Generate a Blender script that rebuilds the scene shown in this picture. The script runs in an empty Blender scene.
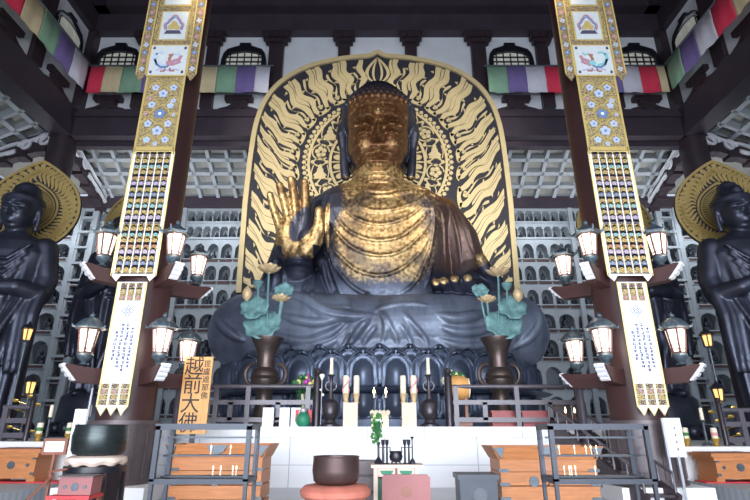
import bpy, bmesh, math, random
import numpy as np
from mathutils import Vector, Matrix
from mathutils.bvhtree import BVHTree
sc = bpy.context.scene
C = sc.collection
PI = math.pi
def R(d): return math.radians(d)

# ------------------------------------------------------------------ camera, world, lights, exposure
CAMX, CAMZ, PITCH, FPX = -0.18, 1.62, R(19.5), 503.0
cam_d = bpy.data.cameras.new('camera'); cam = bpy.data.objects.new('camera', cam_d); C.objects.link(cam)
cam.location = (CAMX, 0, CAMZ); cam.rotation_euler = (R(90) + PITCH, 0, 0)
cam_d.lens = FPX / 750 * 36; cam_d.sensor_width = 36; cam_d.clip_end = 300
sc.camera = cam
w = bpy.data.worlds.new('world'); sc.world = w; w.use_nodes = True
w.node_tree.nodes['Background'].inputs[0].default_value = (0.72, 0.80, 1.0, 1)
w.node_tree.nodes['Background'].inputs[1].default_value = 0.64
def area(name, loc, rot, sx, sy, power, col):
    l = bpy.data.lights.new(name, 'AREA'); l.shape = 'RECTANGLE'; l.size = sx; l.size_y = sy; l.energy = power; l.color = col
    o = bpy.data.objects.new(name, l); C.objects.link(o); o.location = loc; o.rotation_euler = rot
    return o
# daylight through the open doors of the hall, behind the camera
dl = area('door_daylight', (0, -8, 3.4), (R(90), 0, 0), 24, 6.0, 2150, (0.86, 0.92, 1.0)); dl.data.spread = R(100)
# daylight through the upper front windows of the hall
area('high_window_daylight', (0, -9, 17), (R(84), 0, 0), 34, 5, 900, (1.0, 0.96, 0.9))
def spot(name, loc, target, power, size, col, blend=.6, rad=.3):
    l = bpy.data.lights.new(name, 'SPOT'); l.energy = power; l.spot_size = R(size); l.spot_blend = blend; l.color = col; l.shadow_soft_size = rad
    o = bpy.data.objects.new(name, l); C.objects.link(o); o.location = loc
    o.rotation_euler = (Vector(target) - Vector(loc)).to_track_quat('-Z', 'Y').to_euler()
# warm spots on the statue; cooler unseen spots added to brighten the halo
spot('statue_spotlight', (-7.5, 4, 15.5), (0.3, 26, 14.5), 3300, 30, (1.0, 0.80, 0.52))
spot('statue_spotlight', (7.5, 4, 15.5), (-0.3, 26, 15.5), 3300, 30, (1.0, 0.80, 0.52))
spot('halo_fill_spot', (-9, 10, 17.5), (-2, 29, 17), 7500, 58, (1.0, 0.95, 0.84))
spot('halo_fill_spot', (9, 10, 17.5), (2, 29, 17), 7500, 58, (1.0, 0.95, 0.84))
# unseen fill spots added in the rear aisle to brighten niche wall and lattice
for x_ in (-23.6, -18.5, -12, 12, 18.5, 23.6):
    spot('niche_fill_spot', (x_, 31.4, 16.8), (x_ * 1.05, 36.5, 9.0), 850, 130, (0.90, 0.95, 1.0), .8)
    spot('cove_fill_spot', (x_, 31.6, 14.0), (x_, 33.6, 20.0), 520, 150, (0.92, 0.96, 1.0), .8)
sc.view_settings.view_transform = 'Standard'; sc.view_settings.look = 'None'
sc.view_settings.gamma = 1; sc.view_settings.use_curve_mapping = False
sc.view_settings.exposure = 0.35

def at(px, py, Y):
    u = (px - 375) / FPX; v = (250 - py) / FPX
    dy = math.cos(PITCH) - v * math.sin(PITCH); s = Y / dy
    return Vector((CAMX + s * u, Y, CAMZ + s * (math.sin(PITCH) + v * math.cos(PITCH))))
def zat(py, Y): return at(375, py, Y).z

# ------------------------------------------------------------------ materials
def new_mat(name):
    m = bpy.data.materials.new(name); m.use_nodes = True
    nt = m.node_tree; b = nt.nodes['Principled BSDF']
    return m, nt, b
def mixc(nt, fac, a, b):
    n = nt.nodes.new('ShaderNodeMix'); n.data_type = 'RGBA'
    for s, v in ((n.inputs['Factor'], fac), (n.inputs['A'], a), (n.inputs['B'], b)):
        if isinstance(v, (tuple, list)): s.default_value = (*v[:3], 1)
        elif isinstance(v, (int, float)): s.default_value = v
        else: nt.links.new(v, s)
    return n.outputs['Result']
def ramp(nt, src, p0, p1, inv=False):
    n = nt.nodes.new('ShaderNodeMapRange'); n.inputs['From Min'].default_value = p0; n.inputs['From Max'].default_value = p1
    if inv: n.inputs['To Min'].default_value = 1; n.inputs['To Max'].default_value = 0
    nt.links.new(src, n.inputs['Value']); return n.outputs[0]
def noise(nt, scale, detail=3, stretch=None):
    tc = nt.nodes.new('ShaderNodeTexCoord'); n = nt.nodes.new('ShaderNodeTexNoise')
    n.inputs['Scale'].default_value = scale; n.inputs['Detail'].default_value = detail
    if stretch:
        mp = nt.nodes.new('ShaderNodeMapping'); mp.inputs['Scale'].default_value = stretch
        nt.links.new(tc.outputs['Object'], mp.inputs[0]); nt.links.new(mp.outputs[0], n.inputs['Vector'])
    else: nt.links.new(tc.outputs['Object'], n.inputs['Vector'])
    return n.outputs['Fac']
def bump(nt, b, src, strength=.3, dist=.02):
    n = nt.nodes.new('ShaderNodeBump'); n.inputs['Strength'].default_value = strength; n.inputs['Distance'].default_value = dist
    nt.links.new(src, n.inputs['Height']); nt.links.new(n.outputs[0], b.inputs['Normal'])
def mat(name, col, rough=.5, metal=0., var=.15, scale=4., stretch=None, bmp=0., spec=.5, emit=None, es=0, bd=.02):
    m, nt, b = new_mat(name)
    b.inputs['Roughness'].default_value = rough; b.inputs['Metallic'].default_value = metal
    b.inputs['Specular IOR Level'].default_value = spec
    nz = noise(nt, scale, 4, stretch)
    k = 1 - var; k2 = 1 + var
    c = mixc(nt, ramp(nt, nz, .3, .7), tuple(x * k for x in col), tuple(min(1, x * k2) for x in col))
    nt.links.new(c, b.inputs['Base Color'])
    if bmp: bump(nt, b, nz, bmp, bd)
    if emit:
        b.inputs['Emission Color'].default_value = (*emit, 1); b.inputs['Emission Strength'].default_value = es
    return m
MT = {}
MT['white_stone'] = mat('white_stone', (.80, .81, .84), .45, 0, .03, 1.2)
MT['plaster'] = mat('plaster', (.78, .82, .86), .8, 0, .04, .8)
MT['niche_grey'] = mat('niche_grey', (0.37, 0.41, 0.45), .75, 0, .08, 1.2)
MT['niche_dark'] = mat('niche_dark', (.27, .30, .335), .8, 0, .1, 1.5)
MT['niche_bar'] = mat('niche_bar', (.03, .028, .035), .6)
MT['red_brown_bar'] = mat('red_brown_bar', (.09, .045, .04), .6)
MT['cove_rib'] = mat('cove_rib', (.42, .45, .48), .7, 0, .05)
MT['cove_panel'] = mat('cove_panel', (.36, .35, .32), .8, 0, .12, 1)
MT['dark_wood'] = mat('dark_wood', (.040, .026, .034), .5, 0, .2, 1.5)
MT['beam_wood'] = mat('beam_wood', (.055, .040, .055), .5, 0, .15, 1.0)
MT['ceiling_wood'] = mat('ceiling_wood', (.030, .019, .017), .6, 0, .2, 1.0)
MT['column_brown'] = mat('column_brown', (.055, .022, .022), .42, 0, .12, .8)
MT['carved_white'] = mat('carved_white', (.75, .76, .80), .5, 0, .05)
MT['stick_bronze'] = mat('stick_bronze', (.060, .052, .062), .35, .6, .2, 4)
MT['iron'] = mat('iron', (.10, .12, .14), .45, .5, .2, 6)
MT['lantern_metal'] = mat('lantern_metal', (.085, .12, .15), .45, .5, .3, 9, bmp=.3)
MT['lantern_frame'] = mat('lantern_frame', (.10, .05, .045), .5, .3, .2, 9)
MT['lantern_glass'] = mat('lantern_glass', (.95, .93, .9), .4, 0, .02, 3, emit=(1, .87, .76), es=1.25)
MT['amber_glass'] = mat('amber_glass', (.9, .5, .15), .4, 0, .1, 3, emit=(1, .58, .20), es=.9)
MT['flame'] = mat('flame', (1, .8, .5), .5, emit=(1, .72, .38), es=6)
MT['gold_leaf'] = mat('gold_leaf', (.80, .66, .36), .42, .35, .12, 2.0)
MT['gold_pale'] = mat('gold_pale', (.72, .58, .32), .5, .2, .06, 2.0)
MT['halo_dark'] = mat('halo_dark', (.020, .020, .034), .6)
MT['old_gold'] = mat('old_gold', (.42, .30, .10), .5, .3, .1, 2.0)
MT['black'] = mat('black', (.012, .012, .02), .35)
MT['char_bronze'] = mat('char_bronze', (.058, .064, .092), .36, .65, .3, 1.2, bmp=.15, bd=.06)
MT['lotus_bronze'] = mat('lotus_bronze', (.095, .12, .18), .36, .45, .35, .9, bmp=.15, bd=.05)
MT['brown_bronze'] = mat('brown_bronze', (0.1, 0.075, 0.07), .38, .7, .25, 2.5)
MT['small_statue'] = mat('small_statue', (.028, .034, .048), .5, .3, .2, 5)
MT['rail_grey'] = mat('rail_grey', (0.105, 0.095, 0.115), .35, .1, .12, 3)
MT['frame_grey'] = mat('frame_grey', (.026, .032, .046), .4, .3, .1, 4)
MT['verdigris'] = mat('verdigris', (.14, .28, .29), .6, .1, .3, 5, bmp=.2)
MT['petal_gold'] = mat('petal_gold', (0.7, 0.52, 0.3), .45, .2, .12, 5)
MT['orange_wood'] = mat('orange_wood', (0.5, 0.19, 0.065), .5, 0, .16, 3, (1, 6, 9))
MT['sign_wood'] = mat('sign_wood', (0.66, 0.34, 0.11), .5, 0, .14, 3, (8, 2, 1))
MT['red_brown_wood'] = mat('red_brown_wood', (.22, .075, .045), .45, 0, .2, 3)
MT['ink'] = mat('ink', (.03, .02, .02), .6)
MT['salmon'] = mat('salmon_cloth', (0.48, 0.15, 0.105), .7, 0, .15, 5)
MT['cream_cloth'] = mat('cream_cloth', (.78, .62, .52), .8, 0, .08, 5)
MT['bowl_brown'] = mat('bowl_brown', (0.075, 0.045, 0.042), .35, .5, .15, 5)
MT['bowl_green'] = mat('bowl_green', (0.035, 0.045, 0.046), .32, .6, .2, 3, (1, 1, 12))
MT['mauve'] = mat('mauve_board', (0.3, 0.115, 0.115), .6, 0, .1, 3)
MT['white_cloth'] = mat('white_cloth', (.85, .85, .88), .7, 0, .02, 3)
MT['wax'] = mat('wax', (0.8, 0.74, 0.58), .5, 0, .04, 4)
MT['cream_block'] = mat('cream_block', (0.72, 0.62, 0.48), .6, 0, .05, 4)
MT['red'] = mat('red', (.55, .04, .05), .5)
MT['box_red'] = mat('box_red', (.36, .09, .09), .5)
MT['leaf'] = mat('leaf', (0.05, 0.18, 0.04), .6, 0, .35, 30)
MT['leaf_dark'] = mat('leaf_dark', (.03, .13, .05), .5, 0, .3, 30)
MT['yellow_flower'] = mat('yellow_flower', (.75, .68, .25), .6, 0, .2, 30)
MT['purple_flower'] = mat('purple_flower', (.42, .06, .34), .6, 0, .3, 30)
MT['white_flower'] = mat('white_flower', (.85, .85, .82), .6)
MT['pink'] = mat('pink', (.72, .30, .30), .6)
MT['floor'] = mat('floor_stone', (.55, .57, .60), .4, 0, .06, .8)
MT['green_paint'] = mat('green_paint', (0.02, 0.22, 0.12), .5)
MT['brass'] = mat('brass', (.75, .50, .12), .35, .8, .1, 6)
MT['silver'] = mat('silver', (.6, .6, .65), .3, .8)
MT['panel_brown'] = mat('panel_brown', (0.1, 0.08, 0.085), .45, .3, .15, 3)
MT['box_grey'] = mat('box_grey', (0.06, 0.07, 0.09), .45, .2, .1, 4)
MT['emblem'] = mat('emblem_grey', (.11, .12, .14), .5)
for k, c in (('red', (.85, .05, .11)), ('tan', (.80, .66, .40)), ('green', (.29, .50, .34)), ('purple', (.23, .17, .42)), ('white', (.78, .77, .86))):
    MT['flag_' + k] = mat('flag_' + k, c, .8, 0, .06, 2)
def glass(name, col, mixf):
    m, nt, b = new_mat(name); t = nt.nodes.new('ShaderNodeBsdfTransparent'); g = nt.nodes.new('ShaderNodeBsdfGlossy'); x = nt.nodes.new('ShaderNodeMixShader')
    g.inputs['Roughness'].default_value = .05; t.inputs[0].default_value = (*col, 1); x.inputs[0].default_value = mixf
    nt.links.new(t.outputs[0], x.inputs[1]); nt.links.new(g.outputs[0], x.inputs[2]); nt.links.new(x.outputs[0], nt.nodes['Material Output'].inputs[0]); return m
MT['glass'] = glass('clear_glass', (.97, .98, 1), .06)
MT['window_glow'] = mat('window_paper', (.7, .68, .6), .6, 0, .3, 1.4, emit=(.78, .80, .70), es=.12)

# striped floor cloth
def m_stripe():
    m, nt, b = new_mat('striped_mat'); tc = nt.nodes.new('ShaderNodeTexCoord'); wv = nt.nodes.new('ShaderNodeTexWave')
    wv.bands_direction = 'Y'; wv.inputs['Scale'].default_value = 1.4; wv.inputs['Distortion'].default_value = 1.2
    nt.links.new(tc.outputs['Object'], wv.inputs[0])
    nt.links.new(mixc(nt, wv.outputs['Fac'], (.33, .37, .42), (.42, .46, .50)), b.inputs['Base Color']); b.inputs['Roughness'].default_value = .7
    return m
MT['stripe'] = m_stripe()
# gold tracery brocade over black
def m_tracery(name, gold, dark, scale, width):
    m, nt, b = new_mat(name); tc = nt.nodes.new('ShaderNodeTexCoord')
    vo = nt.nodes.new('ShaderNodeTexVoronoi'); vo.feature = 'DISTANCE_TO_EDGE'; vo.inputs['Scale'].default_value = scale
    wv = nt.nodes.new('ShaderNodeTexWave'); wv.wave_type = 'RINGS'; wv.rings_direction = 'SPHERICAL'; wv.inputs['Scale'].default_value = scale * .9
    wv.inputs['Distortion'].default_value = 9; wv.inputs['Detail Scale'].default_value = 2.0
    nt.links.new(tc.outputs['Object'], vo.inputs['Vector']); nt.links.new(tc.outputs['Object'], wv.inputs['Vector'])
    a = ramp(nt, vo.outputs['Distance'], width, width + .05); c = ramp(nt, wv.outputs['Fac'], .26, .42)
    mu = nt.nodes.new('ShaderNodeMath'); mu.operation = 'MULTIPLY'; nt.links.new(a, mu.inputs[0]); nt.links.new(c, mu.inputs[1])
    nt.links.new(mixc(nt, mu.outputs[0], gold, dark), b.inputs['Base Color']); b.inputs['Roughness'].default_value = .6
    return m
MT['tracery'] = m_tracery('gold_black_brocade', (.52, .39, .14), (.02, .02, .035), 10, .012)
MT['tracery_light'] = m_tracery('pale_gold_brocade', (.80, .68, .36), (.80, .78, .70), 7, .12)
MT['strap'] = m_tracery('strap_brocade', (.36, .25, .09), (.05, .045, .06), 8, .03)
for k, c in (('b_cream', (.84, .82, .74)), ('b_blue', (.12, .20, .38)), ('b_pale', (.42, .50, .66)), ('b_teal', (.20, .47, .50)), ('b_rose', (.40, .20, .25)), ('b_gold', (.48, .35, .11)),
             ('b_white', (.86, .87, .92)), ('b_white_dim', (.52, .56, .56)), ('b_edge', (.75, .60, .28)), ('b_dark', (.06, .05, .09)), ('b_ink', (.13, .17, .33)), ('b_violet', (.40, .34, .56)), ('b_brown', (.33, .14, .10))):
    MT[k] = mat(k, c, .65, 0, .05, 8)

# ------------------------------------------------------------------ mesh collecting helper
class M:
    def __init__(s): s.v = []; s.f = []; s.mi = []
    def add(s, v, f, mi=0, mx=None):
        n = len(s.v)
        s.v += [tuple(mx @ Vector(p)) if mx else tuple(p) for p in v]
        s.f += [tuple(i + n for i in q) for q in f]; s.mi += [mi] * len(f)
        return s
    def box(s, c, d, rz=0, mi=0, mx=None, taper=None):
        x, y, z = d[0] / 2, d[1] / 2, d[2] / 2; t = taper or 1
        v = [(-x, -y, -z), (x, -y, -z), (x, y, -z), (-x, y, -z), (-x * t, -y * t, z), (x * t, -y * t, z), (x * t, y * t, z), (-x * t, y * t, z)]
        m = Matrix.Translation(c) @ Matrix.Rotation(rz, 4, 'Z')
        if mx: m = mx @ m
        return s.add(v, [(3, 2, 1, 0), (4, 5, 6, 7), (0, 1, 5, 4), (1, 2, 6, 5), (2, 3, 7, 6), (3, 0, 4, 7)], mi, m)
    def bar(s, a, b, w, h=None, mi=0, up=(0, 0, 1)):
        a = Vector(a); b = Vector(b); h = h or w; d = (b - a); L = d.length; d.normalize()
        u = Vector(up)
        if abs(d.dot(u)) > .98: u = Vector((0, 1, 0))
        x = d.cross(u).normalized(); y = x.cross(d)
        v = [a + x * i * w / 2 + y * j * h / 2 + d * k * L for k in (0, 1) for i, j in ((-1, -1), (1, -1), (1, 1), (-1, 1))]
        return s.add(v, [(3, 2, 1, 0), (4, 5, 6, 7), (0, 1, 5, 4), (1, 2, 6, 5), (2, 3, 7, 6), (3, 0, 4, 7)], mi)
    def lathe(s, prof, n=24, c=(0, 0, 0), mi=0, mx=None, sx=1, sy=1, ph=0):
        v = []; f = []
        for r, z in prof:
            for i in range(n):
                a = 2 * PI * i / n + ph; v.append((c[0] + r * math.cos(a) * sx, c[1] + r * math.sin(a) * sy, c[2] + z))
        for j in range(len(prof) - 1):
            for i in range(n):
                k = (i + 1) % n; f.append((j * n + i, j * n + k, (j + 1) * n + k, (j + 1) * n + i))
        f.append(tuple(range(n - 1, -1, -1))); f.append(tuple((len(prof) - 1) * n + i for i in range(n)))
        return s.add(v, f, mi, mx)
    def tube(s, pts, r, n=8, mi=0, flat=1.):
        pts = [Vector(p) for p in pts]; rs = r if isinstance(r, (list, tuple)) else [r] * len(pts)
        v = []; f = []; pu = None
        for i, p in enumerate(pts):
            d = (pts[min(i + 1, len(pts) - 1)] - pts[max(i - 1, 0)]).normalized()
            u = pu if pu else (Vector((0, 0, 1)) if abs(d.z) < .9 else Vector((1, 0, 0)))
            x = d.cross(u)
            if x.length < 1e-4: x = d.orthogonal()
            x.normalize(); y = x.cross(d).normalized(); pu = y
            for k in range(n):
                a = 2 * PI * k / n; v.append(p + x * math.cos(a) * rs[i] + y * math.sin(a) * rs[i] * flat)
        for j in range(len(pts) - 1):
            for i in range(n):
                k = (i + 1) % n; f.append((j * n + i, j * n + k, (j + 1) * n + k, (j + 1) * n + i))
        f.append(tuple(range(n - 1, -1, -1))); f.append(tuple((len(pts) - 1) * n + i for i in range(n)))
        return s.add(v, f, mi)
    def ball(s, c, r, n=12, mi=0, rx=0, mx=None):
        if isinstance(r, (int, float)): r = (r, r, r)
        m = max(6, n // 2 + 2); v = [(0, 0, -r[2])]; f = []
        for j in range(1, m):
            a = PI * j / m
            for i in range(n): b = 2 * PI * i / n; v.append((r[0] * math.sin(a) * math.cos(b), r[1] * math.sin(a) * math.sin(b), -r[2] * math.cos(a)))
        v.append((0, 0, r[2])); L = len(v) - 1
        for i in range(n):
            k = (i + 1) % n; f.append((0, 1 + k, 1 + i)); f.append((L, 1 + (m - 2) * n + i, 1 + (m - 2) * n + k))
            for j in range(m - 2): f.append((1 + j * n + i, 1 + j * n + k, 1 + (j + 1) * n + k, 1 + (j + 1) * n + i))
        q = Matrix.Translation(c) @ Matrix.Rotation(rx, 4, 'X')
        return s.add(v, f, mi, (mx @ q) if mx else q)
    def capsule(s, a, b, ra, rb, n=14):
        a = Vector(a); b = Vector(b); s.ball(a, ra, n); s.ball(b, rb, n); return s.tube([a, b], [ra, rb], n)
    def chain(s, pts, rs, n=14):
        for i, p in enumerate(pts):
            s.ball(p, rs[i], n)
        return s.tube(pts, rs, n) if len(pts) == 2 else [s.tube(pts[i:i + 2], rs[i:i + 2], n) for i in range(len(pts) - 1)]
    def prism(s, poly, y0, y1, mi=0, mx=None):     # poly in (x,z), ccw seen from -y
        n = len(poly); v = [(x, y0, z) for x, z in poly] + [(x, y1, z) for x, z in poly]
        f = [tuple(range(n)), tuple(range(2 * n - 1, n - 1, -1))] + [((i + 1) % n, i, n + i, n + (i + 1) % n) for i in range(n)]
        return s.add(v, f, mi, mx)
    def strip(s, A, B, y0, y1, mi=0, mx=None):    # ribbon between two (x,z) polylines, thickness y0..y1
        n = len(A); v = [(x, y0, z) for x, z in A] + [(x, y0, z) for x, z in B] + [(x, y1, z) for x, z in A] + [(x, y1, z) for x, z in B]
        f = []
        for i in range(n - 1):
            f += [(i, i + 1, n + i + 1, n + i), (i + 1, i, 2 * n + i, 2 * n + i + 1), (n + i, n + i + 1, 3 * n + i + 1, 3 * n + i)]
        f += [(0, n, 3 * n, 2 * n), (n - 1, 3 * n - 1, 4 * n - 1, 2 * n - 1)]
        return s.add(v, f, mi, mx)
    def line(s, pts, w, y0, y1, mi=0, mx=None, taper=False):
        A = []; B = []; n = len(pts)
        for i, p in enumerate(pts):
            q0 = pts[max(i - 1, 0)]; q1 = pts[min(i + 1, n - 1)]; dx, dz = q1[0] - q0[0], q1[1] - q0[1]; L = math.hypot(dx, dz) or 1
            ww = w / 2 * ((.25 + .75 * math.sin(PI * min(1, max(.0, 1 - i / (n - 1))) * .5)) if taper else 1)
            A.append((p[0] - dz / L * ww, p[1] + dx / L * ww)); B.append((p[0] + dz / L * ww, p[1] - dx / L * ww))
        return s.strip(A, B, y0, y1, mi, mx)
    def build(s, name, m, parent=None, smooth=False, loc=None, rz=0):
        me = bpy.data.meshes.new(name); me.from_pydata([tuple(p) for p in s.v], [], s.f)
        ms = m if isinstance(m, (list, tuple)) else [m]
        for x in ms: me.materials.append(MT[x] if isinstance(x, str) else x)
        if len(ms) > 1: me.polygons.foreach_set('material_index', s.mi)
        if smooth:
            me.polygons.foreach_set('use_smooth', [True] * len(me.polygons))
            if smooth != 'all':
                try: me.set_sharp_from_angle(angle=R(38))
                except Exception: pass
        me.update()
        o = bpy.data.objects.new(name, me); C.objects.link(o)
        if parent: o.parent = parent
        if loc is not None: o.location = loc
        if rz: o.rotation_euler.z = rz
        return o
def tag(o, label=None, cat=None, group=None, kind=None):
    if label: o['label'] = label
    if cat: o['category'] = cat
    if group: o['group'] = group
    if kind: o['kind'] = kind
    return o
def thing(name, label, cat, loc=(0, 0, 0), rz=0, group=None):
    o = bpy.data.objects.new(name, None); C.objects.link(o); o.location = loc; o.rotation_euler.z = rz; o.empty_display_size = .2
    return tag(o, label, cat, group)
def struct(name, mb, m, smooth=False):
    return tag(mb.build(name, m, smooth=smooth), kind='structure')
def dup(root, loc=None, rz=None, label=None, group=None, scale=None):
    r = root.copy(); C.objects.link(r)
    if loc is not None: r.location = loc
    if rz is not None: r.rotation_euler.z = rz
    if scale is not None: r.scale = scale
    if label: r['label'] = label
    if group: r['group'] = group
    for ch in root.children:
        c = ch.copy(); C.objects.link(c); c.parent = r
        for g in ch.children:
            d = g.copy(); C.objects.link(d); d.parent = c
    return r
def text_mesh(txt, size, depth=.01):
    cu = bpy.data.curves.new('t', 'FONT'); cu.body = txt; cu.size = size; cu.extrude = depth / 2; cu.align_x = 'CENTER'; cu.align_y = 'CENTER'; cu.resolution_u = 3
    o = bpy.data.objects.new('t', cu); C.objects.link(o); dg = bpy.context.evaluated_depsgraph_get()
    me = bpy.data.meshes.new_from_object(o.evaluated_get(dg)); bpy.data.objects.remove(o)
    v = [tuple(p.co) for p in me.vertices]; f = [tuple(p.vertices) for p in me.polygons]; bpy.data.meshes.remove(me)
    return v, f
def put_text(mb, txt, size, c, mi=0, mx=None, w=1.):    # text facing -Y, centred at c
    v, f = text_mesh(txt, size)
    v = [(c[0] + p[0] * w, c[1] - p[2], c[2] + p[1]) for p in v]
    mb.add(v, f, mi, mx)
def smooth_path(pts, n=6):
    pts = [Vector(p) for p in pts]; out = []
    for i in range(len(pts) - 1):
        p0 = pts[max(i - 1, 0)]; p1 = pts[i]; p2 = pts[i + 1]; p3 = pts[min(i + 2, len(pts) - 1)]
        for k in range(n):
            t = k / n
            out.append(.5 * ((2 * p1) + (p2 - p0) * t + (2 * p0 - 5 * p1 + 4 * p2 - p3) * t * t + (3 * p1 - p0 - 3 * p2 + p3) * t ** 3))
    out.append(pts[-1]); return out
# ================================================================== THE HALL
WX = 21.2       # half width of the tall inner hall
YB = 30.0       # its back line of columns
YW = 36.0       # back wall behind the aisle
b = M(); b.box((0, 12, -.05), (64, 52, .1)); struct('floor', b, 'floor')
# upper back wall
zt, zb = zat(36, YB), zat(109, YB)
b = M(); b.box((0, YB + .3, (zt + zb) / 2), (2 * WX, .3, zt - zb)); struct('wall_upper_back', b, 'plaster')
for sd, nm in ((-1, 'left'), (1, 'right')):
    b = M(); b.box((sd * (WX + .15), 13, (zt + zb) / 2), (.3, 34.3, zt - zb)); struct('wall_upper_' + nm, b, 'plaster')
# pillars and mouldings of the upper wall
b = M(); CP = [-16.8, -12.05, -7.4, -2.45, 2.45, 7.4, 12.05, 16.8]
for x in CP:
    wd = 1.05 if abs(x) in (7.4, 16.8) else .85
    b.box((x, YB, (zt + zb) / 2), (wd, .5, zt - zb))
    b.box((x, YB - .25, zt - .75), (wd * 1.5, .5, .35)); b.box((x, YB - .3, zt - .3), (wd * 1.9, .6, .5))
    for k in (-1, 0, 1): b.box((x + k * wd * .62, YB - .55, zt - .45), (wd * .4, .35, .42))
for sd in (-1, 1):
    b.box((sd * WX, YB, (zt + zb) / 2), (1.1, 1.1, zt - zb))
    for y in (25.2, 20.5, 15.5, 10.5): b.box((sd * (WX - .05), y, (zt + zb) / 2), (.5, 1.0, zt - zb))
struct('trim_1', b, 'dark_wood')
b = M()   # beams: below the upper wall and above it
zl = zat(136, YB - .6); zbw = zb; zb = zat(109, YB - .65)
b.box((0, YB, (zb + zl) / 2), (2 * WX + 2, 1.3, zb - zl)); b.box((0, YB - .72, zb - .5), (2 * WX, .16, .35))
b.box((0, YB - .1, zt + .8), (2 * WX, 1.0, 1.6)); b.box((0, YB - .7, zt + 1.9), (2 * WX, 1.4, .8))
for sd in (-1, 1):
    b.box((sd * (WX + .1), 13, (zb + zl) / 2), (1.3, 34, zb - zl)); b.box((sd * (WX), 13, zt + .8), (1.0, 34, 1.6)); b.box((sd * (WX - .7), 13, zt + 1.9), (1.4, 34, .8))
b.box((0, YB + .3, zl + .1), (2 * WX, .5, 1.0))
struct('trim_2', b, 'beam_wood')
# dark coffered ceiling
zc = zt + 2.6
b = M(); b.box((0, 13, zc + .6), (2 * WX, 36, .2))
for i in range(-12, 13): b.box((i * 1.72, 13, zc + .2), (.32, 36, .7))
for j in range(0, 21): b.box((0, -4 + j * 1.68, zc + .24), (2 * WX, .32, .62))
struct('ceiling', b, 'ceiling_wood')
# coved aisle ceilings with a pale lattice
def cove(name, A, Bv, D, nu, nv, rw):
    # A origin (upper inner edge), Bv vector along, D vector down-slope
    A = Vector(A); Bv = Vector(Bv); D = Vector(D); n = Bv.cross(D).normalized()
    if n.z > 0: n = -n
    b = M(); q = [A, A + Bv, A + Bv + D, A + D]; up = -n * .25
    b.add([p + up for p in q] + [p + up * 1.6 for p in q], [(0, 1, 2, 3), (7, 6, 5, 4)], 1)
    for i in range(nu + 1):
        p = A + Bv * i / nu; b.bar(p, p + D, rw, .5, 0, n)
    for j in range(nv + 1):
        p = A + D * j / nv; b.bar(p, p + Bv, rw * 1.15, .5, 0, n)
    return struct(name, b, ['cove_rib', 'cove_panel'])
z0, z1 = zat(136, YB) + .9, zat(197, YW - .3) 
cove('ceiling_aisle_back', (-22, YB + .6, z0), (44, 0, 0), (0, YW - YB - .8, z1 - z0), 32, 5, .26)
for sd, nm in ((-1, 'left'), (1, 'right')):
    cove('ceiling_aisle_' + nm, (sd * 21.9, YB + .2, z0), (0, -28, 0), (sd * 5.6, 0, z1 - z0), 20, 5, .26)
    b = M(); b.add([(sd * 21.9, YB + .3, z0), (sd * 27.6, YB + .3, z1 + .4), (sd * 27.6, YW, z1 + .4), (sd * 21.9, YW, z1 + .4)], [(0, 1, 2, 3)])
    struct('ceiling_corner_' + nm, b, 'cove_panel')
# beam under the cove
z2 = zat(207.5, YW - .3)
b = M(); b.box((0, YW - .1, (z1 + z2) / 2), (56, .7, z1 - z2))
for sd in (-1, 1): b.box((sd * 27.6, 18, (z1 + z2) / 2), (.7, 36, z1 - z2))
struct('trim_3', b, 'beam_wood')

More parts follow.
